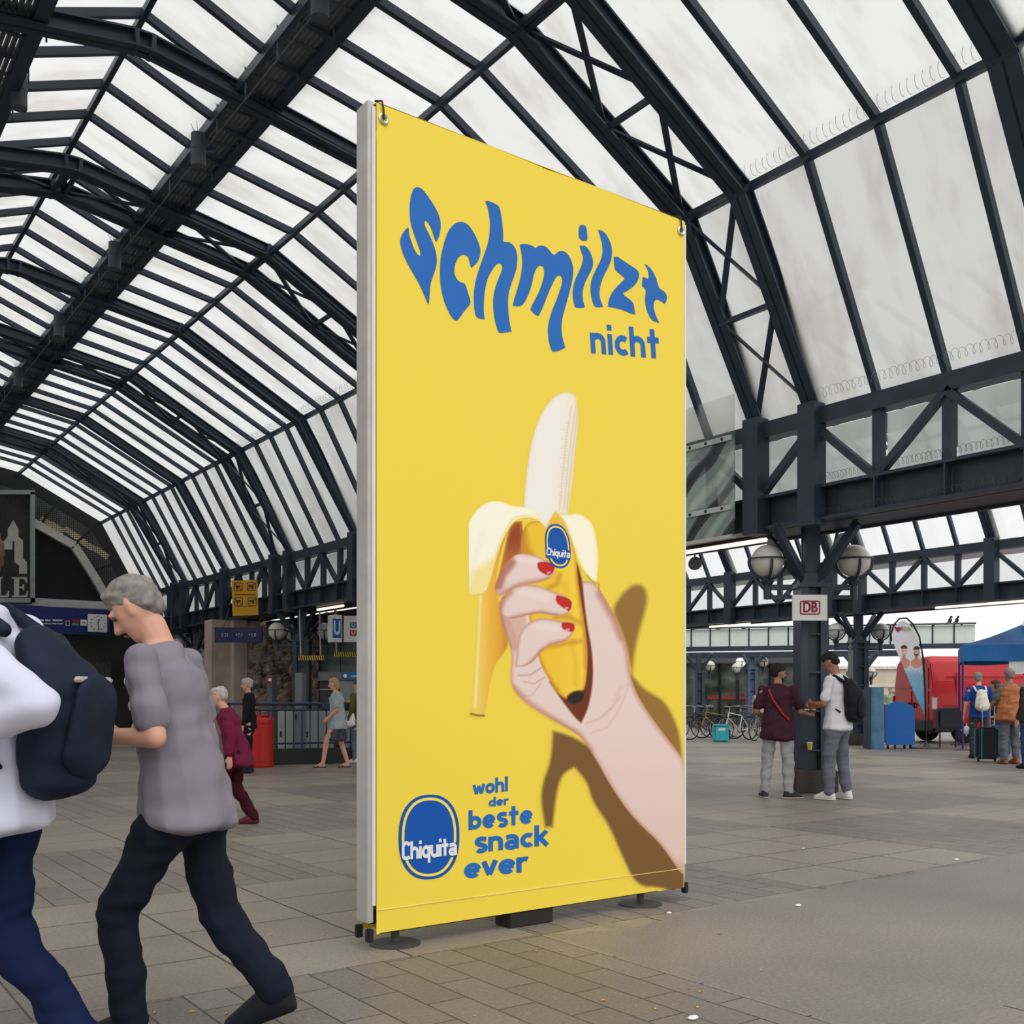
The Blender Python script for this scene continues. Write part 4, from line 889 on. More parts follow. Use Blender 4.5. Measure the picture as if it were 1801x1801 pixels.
# lower end wall and side buildings
b = MB(); b.box((9, YG+1.6, 2.15), (16, .3, 4.3)); struct(b.build('wall_end', mat('dark concourse wall', (40, 40, 42), .6, var=.3, scale=.6)))
b = MB(); b.box((CEN+.2, YG+.6, 1.75), (15, .3, 3.5)); wl = b.build('wall_far', mat('dark shop front', (44, 42, 42), .4, var=.4, scale=.8)); struct(wl)
for k in range(5):
    b = MB(); b.box((-1.5+k*2.6, YG+.4, 1.3), (1.7, .06, 2.4)); struct(b.build('door_%d' % (k+1), mat('dim glazed door', (70, 72, 74), .2, .5, var=.3)))

def stone_mat():
    m = bpy.data.materials.new('rusticated stone'); m.use_nodes = True; n = m.node_tree; b = n.nodes['Principled BSDF']; L = n.links.new
    tc = n.nodes.new('ShaderNodeTexCoord'); z = n.nodes.new('ShaderNodeTexNoise'); z.inputs['Scale'].default_value = 5; z.inputs['Detail'].default_value = 8; L(tc.outputs['Object'], z.inputs['Vector'])
    r = n.nodes.new('ShaderNodeValToRGB'); r.color_ramp.elements[0].color = lin((104, 95, 88)); r.color_ramp.elements[1].color = lin((204, 186, 170)); r.color_ramp.elements[0].position = .35; r.color_ramp.elements[1].position = .65
    L(z.outputs['Fac'], r.inputs[0]); L(r.outputs[0], b.inputs['Base Color']); b.inputs['Roughness'].default_value = .9; return m
SM = stone_mat()
def blocks(name, x0, x1, y, z1, ch=.385):
    """rough stone wall: every block a bulging hammered face"""
    mb = MB(); mb.box(((x0+x1)/2, y+.3, z1/2), (x1-x0, .5, z1)); rw = 0; z = 0
    while z < z1-.1:
        x = x0-(.35 if rw % 2 else 0)
        while x < x1:
            wd = random.uniform(.55, 1.0); a, c = max(x, x0)+.008, min(x+wd, x1)-.008; x += wd
            if c-a < .1: continue
            N = 6; g_ = []
            for j in range(N+1):
                for i in range(N+1):
                    e = min(i, j, N-i, N-j); d = 0 if e == 0 else .05+.05*noise.noise(Vector((x*3+i*.9, j*.9, rw*5.1)))*1.4
                    g_.append((a+(c-a)*i/N, y+.05-d, z+.008+(ch-.016)*j/N))
            mb.add(g_, [(j*(N+1)+i, j*(N+1)+i+1, (j+1)*(N+1)+i+1, (j+1)*(N+1)+i) for j in range(N) for i in range(N)])
        z += ch; rw += 1
    return mb.build(name, SM)
o = blocks('wall_stone', ony(428, 1200, 28.5).x, ony(527, 1200, 28.5).x, 28.5, 3.5); struct(o)
o = blocks('wall_stone', ony(544, 1200, 28.5).x, ony(562, 1200, 28.5).x, 28.5, 3.5); struct(o)
xa = ony(300, 1200, 28.6).x; xb = ony(427, 1200, 28.6).x
b = MB(); b.box(((xa+xb)/2+.6, 29.0, 1.75), ((xb-xa)-1.2, .6, 3.5)); b.box((xb-.15, 28.8, 1.75), (.4, .8, 3.5)); struct(b.build('wall_smooth', mat('smooth pale sandstone', (178, 162, 150), .8, var=.2, scale=1.5)))
b = MB(); b.box((17.2, 29.8, 1.72), (12, .5, 3.44)); struct(b.build('wall_rear', mat('dark rear facade', (52, 54, 58), .7, var=.3, scale=.7)))
b = MB(); b.box((14.2, 26.8, 3.42), (4.6, 17.6, .12)); struct(b.build('ceiling', mat('dark canopy soffit', (34, 35, 38), .7)))
b = MB(); b.box((16.6, 24.5, 1.7), (.4, 9, 3.4)); struct(b.build('wall_right', mat('grey building side', (70, 72, 74), .7, var=.2)))

# ------------------------------------------------------------------ street things behind the columns, right side
# feather flag
def flag():
    f0 = 25.5; base = at(1629, f0); t = thing('feather_flag', 'tall white and blue feather flag with two swimmers and small red mark', 'flag', base, -YAW)
    def q(px, py): return Vector(((px-1629)*f0/FPX, 0, CH+(HOR-py)*f0/FPX))
    pole = [(1629, 1316), (1628.5, 1262), (1627, 1210), (1624, 1160), (1617, 1120), (1606, 1098), (1594, 1087), (1582, 1088), (1572, 1099), (1567, 1116), (1568, 1128)]
    b = MB(); b.tube([q(*p) for p in pole], .022, 8); b.build('pole', BLACK, t)
    b = MB(); b.lathe([(.36, 0), (.36, .03), (.1, .05), (.04, .12), (.02, .2)], n=20); b.build('base_plate', STEEL2, t)
    out = smooth([(1626.5, 1258), (1625, 1210), (1621, 1160), (1614, 1122), (1603, 1101), (1592, 1091), (1583, 1092), (1574, 1102), (1569, 1117), (1571, 1132), (1585, 1165), (1600, 1200), (1614, 1232)], 1)
    # painted cloth grid
    P = np.array([(q(*p).x, q(*p).z) for p in out]); x0, z0 = P.min(0); x1, z1 = P.max(0); st = .014; NX, NZ = int((x1-x0)/st)+2, int((z1-z0)/st)+2
    vs = []; cs = []; fs = []
    def inside(x, z):
        c = False
        for i in range(len(P)):
            a, b_ = P[i-1], P[i]
            if (a[1] > z) != (b_[1] > z) and x < (b_[0]-a[0])*(z-a[1])/(b_[1]-a[1])+a[0]: c = not c
        return c
    W_ = lambda c: np.array(lin(c)[:3])
    def colr(px, py, x, z):
        t_ = min(max((py-1168)/20, 0), 1); c = W_((226, 224, 232))*(1-t_)+W_((128, 176, 200))*t_
        if py > 1195: u = min((py-1195)/50, 1); c = c*(1-u)+W_((86, 158, 196))*u
        c = c*(1+.18*(noise.noise(Vector((px*.25, py*.5, 0)))) if py > 1160 else 1+.05*noise.noise(Vector((px*.1, py*.05, 3))))
        for hx, hy, hs in ((1590, 1144, 1.0), (1612, 1146, .95)):
            dx, dy = (px-hx)/hs, (py-hy)/hs
            if (dx/11)**2+((dy-22)/9)**2 < 1: c = W_((212, 150, 132))
            if abs(dx) < 3.2 and 5 < dy < 16: c = W_((200, 138, 120))
            if (dx/5.6)**2+(dy/8)**2 < 1: c = W_((222, 168, 148))
            if (dx/6)**2+((dy+4)/6)**2 < 1 and dy < -3.5: c = W_((84, 64, 56))
            if abs(dx) < 2.6 and 2.6 < dy < 4.2: c = W_((240, 235, 230))
            if hs < 1 and (dx/4.4)**2+((dy-5)/3.4)**2 < 1 and dy > 4: c = W_((120, 84, 70))
        return c
    for j in range(NZ):
        for i in range(NX):
            x, z = x0+i*st, z0+j*st; vs.append((x, .012*math.sin(x*9+z*2), z)); cs.append(list(colr(1629+x*FPX/f0, HOR-(z-CH)*FPX/f0, x, z))+[1])
    for j in range(NZ-1):
        for i in range(NX-1):
            if inside(x0+(i+.5)*st, z0+(j+.5)*st): a = j*NX+i; fs.append((a, a+1, a+NX+1, a+NX))
    me = bpy.data.meshes.new('printed_cloth'); me.from_pydata(vs, [], fs); ca = me.color_attributes.new('Col', 'FLOAT_COLOR', 'POINT'); ca.data.foreach_set('color', np.array(cs, np.float32).ravel())
    me.materials.append(attr_mat('flag print', .7)); o = bpy.data.objects.new('printed_cloth', me); C.objects.link(o); o.parent = t
    b = MB(); fillpoly(b, [q(x, y)+Vector((0, -.02, 0)) for x, y in ((1572, 1101), (1578, 1104), (1580, 1102), (1583, 1104), (1588, 1100), (1583, 1109), (1579, 1112), (1575, 1108))], RED); b.build('red_emblem', RED, t)
    for ch, x, c in (('A', 1587.5, (120, 160, 210)), ('I', 1591, (214, 110, 90)), ('D', 1594.5, (225, 180, 80)), ('A', 1599, (140, 190, 110))):
        text_mesh(ch, .12, mat('flag letter %d' % x, c, .6), facing(q(x, 1106)+Vector((0, -.02, 0))), .02, 1, t, 'lettering')
flag()
# blue wheeled cart
t = thing('wheeled_cart', 'bright blue wheeled cart with arched top left of the red van', 'cart', at(1584, 25.3), -YAW)
CB = mat('bright blue panel', (20, 92, 168), .4, var=.05)
b = MB(); pr = [(-.36, .1), (.35, .1), (.35, .98), (.28, 1.06), (.1, 1.15), (-.12, 1.17), (-.26, 1.12), (-.36, 1.04)]; b.prism([(x, 0, z) for x, z in pr], (0, .05, 0)); b.build('front_panel', CB, t)
b = MB(); b.box((0, .3, .62), (.6, .5, .95)); b.build('body', mat('darker blue cabinet', (24, 70, 130), .5), t, bevel=.01)
for x in (-.3, -.12, .15, .3): b = MB(); b.tube([(x-.015, .05+.1*(x > 0), .05), (x+.015, .05+.1*(x > 0), .05)], .05, 12); b.build('wheel', BLACK, t)
t = thing('covered_stand', 'tall narrow stand wrapped in teal grey tarpaulin beside the blue cart', 'covered stand', at(1544, 25.0), -YAW)
TP = mat('teal tarpaulin', (72, 116, 140), .5, var=.3, scale=3, bump=.6, bscale=9)
b = MB(); n = 8; vs = []
for j in range(13):
    z = j/12*1.52
    for k in range(16):
        a = 2*PI*k/16; r = 1/max(abs(math.cos(a)), abs(math.sin(a))); r = min(r, 1.25); q_ = .02*noise.noise(Vector((math.cos(a)*2, math.sin(a)*2, z*3)))
        vs.append(((.17+.02*(1-z/1.5)+q_)*r*math.cos(a), .2+(.2+q_)*r*math.sin(a), z))
b.add(vs, [(j*16+k, j*16+(k+1) % 16, (j+1)*16+(k+1) % 16, (j+1)*16+k) for j in range(12) for k in range(16)]+[tuple(12*16+k for k in range(16))]); b.build('tarpaulin', TP, t)
b = MB(); b.box((-.19, .2, .77), (.05, .44, 1.5)); b.build('side_flap', mat('dark teal strap', (34, 52, 70), .6), t)
# red van
def van():
    f0 = 28.2; p = at(1641, f0); th = math.radians(10); t = thing('red_panel_van', 'red high-roof panel van parked behind the feather flag and tent', 'van', (p.x, p.y, 0), -YAW+th)
    VR = mat('red van paint', (196, 30, 36), .35, .4, var=.03, coat=.15); VD = mat('dark van plastic', (34, 36, 44), .5)
    # local: x = along the van (0 = rear), y = away, z up
    sec = [(.02, .42), (-.03, .7), (-.03, 1.1), (.02, 1.7), (.14, 2.25), (.34, 2.42)]           # near side profile y,z
    def ring(x, k=1, zt=1):
        L_ = [(y+(1-k)*.6, .42+(z-.42)*zt) for y, z in sec]; return [(x, y, z) for y, z in L_]+[(x, 1.98-y, z) for y, z in L_[::-1]]
    b = MB(); xs = [(0, .965, .975), (.05, .99, .99), (.16, 1, 1), (1.5, 1, 1.0), (3.0, 1, 1), (4.4, 1, .99), (4.9, .97, .93), (5.4, .94, .62), (5.9, .9, .4)]; R_ = [ring(*a) for a in xs]; n = len(R_[0])
    b.add([v for r in R_ for v in r], [(i*n+k, i*n+(k+1) % n, (i+1)*n+(k+1) % n, (i+1)*n+k) for i in range(len(R_)-1) for k in range(n)]+[tuple(range(n)), tuple((len(R_)-1)*n+k for k in range(n))[::-1]])
    b.build('body', VR, t, bevel=.02, smooth=False)
    for y0, y1 in ((.16, .98), (1.0, 1.82)):
        b = MB(); 
        for z0, z1 in ((.62, 1.02), (1.08, 1.46), (1.52, 2.1)): b.box((-.008, (y0+y1)/2, (z0+z1)/2), (.03, y1-y0-.08, z1-z0))
        d = b.build('rear_door', VR, t, bevel=.012); h = MB(); h.box((-.05, y1-.12 if y0 < .5 else y0+.12, 1.05), (.04, .05, .16)); h.build('door_handle', BLACK, d)
    b = MB(); b.box((.03, -.02, 1.12), (.12, .07, .34)); b.build('tail_light', mat('red white tail lamp', (228, 205, 205), .3), t); b = MB(); b.box((.03, -.022, 1.32), (.1, .07, .12)); b.box((.03, 1.99, 1.12), (.12, .05, .4)); b.build('tail_light', mat('tail lamp red', (190, 20, 24), .3), t)
    b = MB(); b.box((-.1, .99, .5), (.26, 1.95, .28)); b.build('rear_bumper', VD, t, bevel=.03)
    b = MB(); b.box((2.7, .99, .42), (5.2, 1.9, .22)); b.build('underbody', BLACK, t)
    b = MB(); b.box((2.6, -.035, 1.02), (4.6, .02, .05)); b.box((2.0, -.012, 1.85), (3.2, .02, .02)); b.box((.7, -.0, 1.3), (.015, .03, 1.3)); b.build('side_moulding', mat('darker red crease', (150, 22, 28), .3), t)
    for x in (1.0, 4.9):
        for y in (.1, 1.88):
            b = MB(); M = Matrix.Rotation(PI/2, 3, 'X'); b.lathe([(.24, -.1), (.35, -.09), (.37, -.04), (.37, .06), (.34, .1), (.22, .1)], (x, y, .37), 28, M=M); wl_ = b.build('wheel', mat('tyre rubber', (22, 22, 24), .8), t)
            h = MB(); h.lathe([(.03, .12), (.1, .11), (.2, .07), (.235, .1), (.245, .08), (.2, .03)], (x, y, .37), 24, M=M)
            for k in range(8): a = k*PI/4; h.lathe([(.026, .115), (.02, .12)], Vector((x, y, .37))+Vector((.15*math.cos(a), 0, .15*math.sin(a))), 8, M=M, mt=None)
            h.build('hubcap', mat('silver hubcap', (190, 192, 196), .3, metal=.5), wl_)
    b = MB(); b.box((5.35, -.01, 1.45), (.7, .03, .5)); b.build('side_window', BLACK, t)
    text_mesh('MAXI', .08, mat('x', (0, 0, 0))) if False else None
van()
t = thing('dark_trolley_box', 'dark grey box standing between the feather flag and the tent pole', 'box', at(1667, 26.2), -YAW)
b = MB(); b.box((0, 0, .72), (.62, .3, .55)); b.build('case', mat('dark navy case', (32, 34, 46), .5), t, bevel=.06)
for x in (-.2, .2): b = MB(); b.tube([(x, 0, 0), (x, 0, .5)], .02, 8); b.build('leg', BLACK, t)
# blue tent
def tent():
    f0 = 24.6; p = at(1691, f0); t = thing('market_tent', 'blue pop-up tent roof on thin poles at the right edge', 'tent', (p.x, p.y, 0), -YAW-math.radians(22))
    TB = mat('blue tent cloth', (30, 104, 170), .6, var=.06, bump=.3, bscale=5); W_, D_, ze, zt, zp = 4.4, 3.0, 2.13, 2.52, 3.45
    b = MB(); n = 14; vs = []
    for j in range(n+1):
        for i in range(n+1):
            u, v = i/n, j/n; e = min(u, 1-u, v, 1-v)*2; vs.append((u*W_, v*D_, zt+(zp-zt)*(e**1.25)+.01*math.sin(u*20)*math.sin(v*17)))
    b.add(vs, [(j*(n+1)+i, j*(n+1)+i+1, (j+1)*(n+1)+i+1, (j+1)*(n+1)+i) for j in range(n) for i in range(n)]); b.build('roof_cloth', TB, t, smooth=True)
    for (a, c) in (((0, 0), (W_, 0)), ((W_, 0), (W_, D_)), ((W_, D_), (0, D_)), ((0, D_), (0, 0))):
        b = MB(); vs = []; N = 24
        for i in range(N+1):
            u = i/N; x, y = a[0]+(c[0]-a[0])*u, a[1]+(c[1]-a[1])*u; o_ = .02*math.sin(u*31)
            vs += [(x+(o_ if a[0] == c[0] else 0), y+(o_ if a[1] == c[1] else 0), ze+.01*math.sin(u*20)), (x, y, zt)]
        b.add(vs, [(2*i, 2*i+2, 2*i+3, 2*i+1) for i in range(N)]); b.build('valance', TB, t)
    for x in (0.03, W_-.03):
        for y in (.03, D_-.03):
            b = MB(); b.tube([(x, y, 0), (x, y, zt)], .024, 8); pl_ = b.build('pole', mat('violet blue pole', (46, 36, 110), .5), t)
            b = MB(); b.box((x, y, .012), (.42, .3, .024)); b.build('foot_plate', STEEL2, pl_)
    b = MB(); b.box((1.24, .06, 1.98), (.42, .01, .32)); b.build('hanging_notice', PAPER, t)
    b = MB(); b.box((1.9, -.0, 3.0), (.0, .0, .0)) if False else fillpoly(b, [Vector(v) for v in ((1.35, .66, 2.99), (1.75, .66, 3.0), (1.8, .9, 3.13), (1.4, .9, 3.12))], WHITE); b.build('printed_mark', WHITE, t)
tent()
# bicycles
def bicycle(p, rz, cfr, lab, basket=False):
    t = thing('bicycle', lab, 'bicycle', p, rz, 'bicycles parked before the dark glass front')
    FM = mat('bike paint '+str(cfr), cfr, .35, .5, var=0); TY = mat('tyre rubber', (22, 22, 24), .8); CH_ = mat('chrome parts', (170, 172, 175), .3, metal=.7)
    r = .34
    for x in (-.52, .52):
        b = MB(); b.tube([(x+r*math.cos(a), 0, r+.01+r*math.sin(a)) for a in [2*PI*i/32 for i in range(32)]], .017, 6, closed=True); w_ = b.build('wheel', TY, t)
        b = MB(); b.tube([(x+(r-.025)*math.cos(a), 0, r+.01+(r-.025)*math.sin(a)) for a in [2*PI*i/32 for i in range(32)]], .009, 4, closed=True)
        for k in range(14): a = 2*PI*k/14; b.tube([(x, .02*(-1)**k, r+.01), (x+(r-.02)*math.cos(a), 0, r+.01+(r-.02)*math.sin(a))], .0022, 3)
        b.lathe([(.02, -.04), (.02, .04)], (x, 0, r+.01), 8, M=Matrix.Rotation(PI/2, 3, 'X')); b.build('spokes', CH_, w_)
    bb, st_, hd, hd2 = (-.08, 0, .29), (-.22, 0, .78), (.36, 0, .82), (.4, 0, .68)
    b = MB(); 
    for a, c, q in ((bb, (-.2, 0, .7), .017), ((-.2, 0, .72), hd, .016), (bb, hd2, .021), (hd, hd2, .02), ((-.52, .03, r), (-.2, 0, .7), .01), ((-.52, -.03, r), (-.2, 0, .7), .01), ((-.52, .03, r), bb, .011), ((-.52, -.03, r), bb, .011), (hd2, (.52, .04, r), .012), (hd2, (.52, -.04, r), .012)): b.tube([a, c], q, 7)
    b.build('frame', FM, t)
    b = MB(); b.tube([(-.2, 0, .7), (-.25, 0, .92)], .012, 6); b.ball((-.26, 0, .95), .1, sc=(1.3, .75, .35), n=12); b.build('saddle', BLACK, t)
    b = MB(); b.tube([hd, (.33, 0, .98)], .013, 6); b.tube([(.24, -.28, 1.0), (.32, -.16, 1.02), (.35, 0, .99), (.32, .16, 1.02), (.24, .28, 1.0)], .012, 6); b.build('handlebar', CH_, t)
    b = MB(); b.lathe([(.09, -.006), (.09, .006)], bb, 18, M=Matrix.Rotation(PI/2, 3, 'X')); b.tube([bb, (-.02, -.07, .15)], .01, 5); b.tube([bb, (-.14, .07, .43)], .01, 5); b.box((-.02, -.1, .15), (.09, .08, .02)); b.build('crank', CH_, t)
    b = MB(); b.box((-.6, 0, .74), (.38, .12, .015)); b.tube([(-.75, .05, .74), (-.53, .05, .36)], .006, 4); b.tube([(-.75, -.05, .74), (-.53, -.05, .36)], .006, 4); b.build('luggage_rack', STEEL2, t)
    if basket:
        b = MB(); b.lathe([(.1, .8), (.15, 1.02)], (.5, 0, 0), 14); b.build('basket', STEEL2, t)
for (px, f, a, c, l, bk) in ((1238, 31.0, 205, (40, 44, 56), 'dark bicycle leftmost, just right of the yellow banner', False), (1222, 32.6, 190, (60, 60, 66), 'grey bicycle half hidden behind the leftmost dark bicycle', True), (1262, 31.8, 150, (196, 160, 50), 'bicycle with a yellow stay behind the turquoise bag', False), (1297, 30.6, 215, (225, 228, 230), 'white framed bicycle beside the turquoise bag', False), (1318, 32.9, 205, (50, 58, 76), 'dark blue bicycle left of the man in the maroon shirt', False), (1341, 30.4, 230, (120, 124, 128), 'silver bicycle partly behind the man in the maroon shirt', False), (1520, 31, 250, (150, 152, 156), 'silver bicycle glimpsed behind the man with the black backpack', False)):
    bicycle(at(px, f), FACE(a), c, l, bk)
t = thing('delivery_bag', 'turquoise square delivery bag on the ground among the bicycles', 'bag', at(1267, 29.6), FACE(0))
TQ = mat('turquoise bag cloth', (52, 178, 190), .5, var=.08)
b = MB(); b.box((0, 0, .24), (.44, .4, .46)); b.build('bag_body', TQ, t, bevel=.04); b = MB(); b.box((0, -.03, .47), (.4, .36, .05)); b.build('lid', TQ, t, bevel=.02)
b = MB(); b.box((0, -.206, .36), (.2, .006, .08)); b.build('pale_mark', PAPER, t); b = MB(); b.box((.235, -.02, .2), (.04, .3, .3)); b.build('side_pocket', BLACK, t, bevel=.01)
# distant canopy with glazed fascia and glass pavilion
def painted_refl_mat():
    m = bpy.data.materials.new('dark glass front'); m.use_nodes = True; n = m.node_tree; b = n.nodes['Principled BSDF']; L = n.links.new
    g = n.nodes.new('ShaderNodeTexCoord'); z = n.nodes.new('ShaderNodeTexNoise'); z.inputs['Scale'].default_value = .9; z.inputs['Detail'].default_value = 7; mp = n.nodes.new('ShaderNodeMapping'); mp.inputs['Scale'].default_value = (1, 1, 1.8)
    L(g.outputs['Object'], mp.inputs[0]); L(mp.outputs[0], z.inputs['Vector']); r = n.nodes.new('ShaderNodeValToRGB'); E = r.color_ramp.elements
    E[0].position = .36; E[0].color = lin((34, 38, 36)); E[1].position = .68; E[1].color = lin((128, 132, 126)); e = E.new(.5); e.color = lin((66, 78, 66)); e = E.new(.58); e.color = lin((92, 98, 92))  # green and grey reflections of trees, painted into the glass colour
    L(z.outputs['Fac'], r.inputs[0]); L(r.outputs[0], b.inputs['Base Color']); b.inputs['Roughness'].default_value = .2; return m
def canopy():
    f0, f1 = 45.5, 42.0; A0, A1 = at(1150, f0), at(1716, f1)
    d = (A1-A0); L_ = d.length; ang = math.atan2(d.y, d.x); t = thing('distant_canopy', 'distant canopy with glazed fascia behind the bicycles and red van', 'canopy', (A0.x, A0.y, 0), ang)
    for z0, z1, nm, x1 in ((3.0, 3.25, 'lower_beam', L_-2.6), (3.3, 3.5, 'upper_beam', L_), (4.28, 4.34, 'top_rail', L_)):
        b = MB(); b.beam((0, 0, (z0+z1)/2), (x1, 0, (z0+z1)/2), .3, z1-z0); b.build(nm, STEEL2 if nm == 'top_rail' else STEEL, t)
    N = 16
    for k in range(N):
        b = MB(); b.box(((k+.5)*L_/N, 0, 3.88), (L_/N-.05, .02, .74)); b.build('pane', FROSTG, t); b = MB(); b.box((k*L_/N, 0, 3.88), (.06, .07, .8)); b.build('post', STEEL, t)
    b = MB(); b.box((L_/2, 2.5, 4.3), (L_, 5, .02)); b.build('glass_roof', SKYG2, t)
    for k in range(12): b = MB(); b.beam(((k+.5)*L_/12, 0, 4.25), ((k+.5)*L_/12+1.2, 5, 4.25), .06, .08); b.build('roof_bar', STEEL, t)
FROSTG = mat('pale frosted fascia pane', (214, 224, 218), .4, var=.04)
canopy()
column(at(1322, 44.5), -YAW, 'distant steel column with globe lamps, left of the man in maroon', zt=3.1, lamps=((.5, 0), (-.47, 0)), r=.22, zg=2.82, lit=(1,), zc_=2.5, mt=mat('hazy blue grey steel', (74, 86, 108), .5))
column(at(1229, 43), -YAW, 'distant steel column just right of the yellow banner', zt=3.1, lamps=((.46, 0),), r=.22, zg=2.6, zc_=2.3)
column(at(1514, 42), -YAW, 'distant steel column right of the black backpack', zt=3.05, lamps=((.42, 0), (-.35, 0)), r=.2, zg=2.3, zc_=2.2, w=.34)
t = thing('globe_street_lamp', 'slim black post with a dim globe behind the bicycles', 'street lamp', at(1296, 44)); b = MB(); b.tube([(0, 0, 0), (0, 0, 2.2)], .05, 8); b.build('post', BLACK, t); cradle(t, .001, .0, 2.55, .22)
t = thing('glass_pavilion', 'low dark glass fronted pavilion behind the bicycles', 'building', at(1290, 49), -YAW)
b = MB(); b.box((0, 3, 1.45), (9.2, 6, 2.9)); b.build('glass_front', painted_refl_mat(), t)
b = MB(); b.box((0, 2.9, 3.1), (9.6, 6.4, .42)); b.build('roof_fascia', mat('grey taupe fascia', (96, 94, 94), .5), t, bevel=.04)
for x in (-2.4, -.65, .2, 1.75, 3.6): b = MB(); b.box((x, -.06, 1.45), (.1, .1, 2.9)); b.build('mullion', BLACK, t)
b = MB(); b.box((-.2, -.05, 1.28), (2.1, .03, .16)); b.build('red_stripe', mat('faded red stripe', (150, 52, 56), .5), t)
b = MB(); b.box((-2.5+-2, .0, 1.45), (.9, .2, 2.9)); b.build('brown_pier', mat('brown pier', (84, 72, 66), .7), t)
t = thing('pale_building', 'long low beige building in the distance left of the van', 'building', at(1600, 74), -YAW)
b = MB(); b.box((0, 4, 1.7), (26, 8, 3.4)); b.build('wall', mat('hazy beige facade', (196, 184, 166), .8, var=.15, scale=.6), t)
b = MB(); b.box((0, -.05, 3.45), (26.4, .3, .2)); b.box((0, -.05, 2.1), (26, .1, .08)); b.build('cornice', mat('pale cornice', (214, 206, 192), .8), t)
for k in range(12): b = MB(); b.box((-11+k*2, -.03, 1.2), (.9, .08, 1.1)); b.build('window', mat('distant window', (120, 116, 110), .3), t)
for px, x_ in ((1671, 'small dark bird perched on the distant canopy, left of two'), (1683, 'small dark bird perched on the distant canopy, right of two')):
    p = at(px, 42.3, 4.36); b = MB(); b.ball(p+Vector((0, 0, .1)), .1, sc=(.9, .7, 1.1), n=10); b.ball(p+Vector((.04, -.03, .24)), .055, n=8); b.tube([p+Vector((-.03, .02, .05)), p+Vector((-.16, .1, -.06))], .03, 5); tag(b.build('pigeon', BLACK), x_, 'bird', 'birds on the distant canopy')

# ------------------------------------------------------------------ left background: subway entrance
p0, p1 = gr(446, 1346), gr(700, 1340)
d = p1-p0; Lr = d.length; ang = math.atan2(d.y, d.x)
t = thing('railing', 'dark blue metal railing on a black kerb around the subway stairs', 'railing', (p0.x, p0.y, 0), ang)
NB = mat('navy railing paint', (28, 44, 72), .4)
b = MB(); b.box((Lr/2, .0, .15), (Lr, .14, .3)); b.build('kerb', BLACK, t)
for z, r in ((1.14, .032), (1.03, .02), (.4, .02)):
    b = MB(); b.tube([(0, 0, z), (Lr, 0, z)], r, 8); b.build('rail', NB, t)
x = .12
while x < Lr: b = MB(); b.tube([(x, 0, .3), (x, 0, 1.03)], .013, 6); b.build('baluster', NB, t); x += .155
b = MB(); b.tube([(-.02, 0, 0), (-.02, 0, 1.14), (-.25, 1.8, 1.14), (-.25, 1.8, 0)], .03, 8); b.build('side_rail', NB, t)
b = MB(); b.box((Lr*.62, -.03, 1.1), (.9, .03, .12)); b.build('blue_panel', NB, t)
def cabinet(px, f, w_, h, lab, c=(150, 152, 152)):
    t = thing('grey_cabinet', lab, 'cabinet', at(px, f), -YAW, 'cabinets and pillars behind the railing')
    b = MB(); b.box((0, .2, h/2), (w_, .4, h)); b.build('case', mat('cabinet %s' % (c,), c, .5, var=.05), t, bevel=.01)
    b = MB(); b.box((-w_*.32, -.01, h*.5), (.03, .02, .12)); b.build('handle', BLACK, t)
cabinet(503, 21.5, .34, 1.0, 'light grey door cabinet behind the left of the railing', (176, 178, 176)); cabinet(557, 21.5, .62, .98, 'wide light grey cabinet behind the middle of the railing')
cabinet(487, 22.2, .22, .98, 'narrow grey cabinet left of the light door cabinet', (110, 112, 114))
cabinet(474, 20.8, .12, 1.72, 'slim grey pillar with a small red framed notice', (86, 88, 90)); cabinet(525, 20.6, .15, 1.76, 'plain grey ticket pillar in front of the steel column', (112, 114, 118))
t = thing('red_notice', 'small red framed white notice on the slim grey pillar', 'notice', at(475, 20.79, 1.62), -YAW); b = MB(); b.box((0, 0, 0), (.09, .03, .13)); b.build('frame', RED, t); b = MB(); b.box((0, -.018, 0), (.065, .008, .055)); b.build('paper', WHITE, t)
t = thing('ticket_kiosk', 'grey kiosk with a blue header sign at the left edge of the banner', 'kiosk', at(604, 23.5), -YAW)
KG = mat('kiosk grey', (98, 102, 106), .45)
b = MB(); b.box((0, .6, 1.75), (1.15, 1.2, .2)); b.build('header', KG, t); b = MB(); b.box((-.35, .65, .82), (.42, 1.1, 1.64)); b.build('shelf_wall', mat('dark shelf', (58, 52, 52), .6), t)
b = MB(); b.box((.24, .6, .82), (.66, 1.15, 1.64)); b.build('side_panel', mat('kiosk pale panel', (132, 134, 136), .4), t)
for z in (1.45, 1.1, .8): b = MB(); b.box((-.35, .09, z), (.42, .06, .02)); b.build('shelf', GREY, t)
b = MB(); b.box((.3, -.02, 1.76), (.62, .04, .17)); b.build('blue_sign', mat('kiosk sign blue', (18, 92, 168), .4), t)
text_mesh('sunexpress', .1, WHITE, facing((.36, -.045, 1.76)), .015, .8, t); b = MB(); b.lathe([(.045, 0), (.045, .008)], (.05, -.04, 1.76), 14, M=Matrix.Rotation(PI/2, 3, 'X')); b.build('round_mark', mat('cream mark', (230, 230, 190), .4), t)
b = MB(); b.box((.12, .02, 1.16), (.1, .01, .1)); b.build('orange_sticker', mat('orange sticker', (214, 150, 50), .5), t)
t = thing('glass_windbreak', 'greenish glass wall above the ticket kiosk', 'glass wall', at(610, 28), -YAW); GW = mat('greenish glass wall', (74, 84, 84), .2, .5, var=.25)
for k in range(3): b = MB(); b.box((-.45+k*.55, 0, 1.6), (.53, .03, 3.2)); b.build('pane', GW, t)
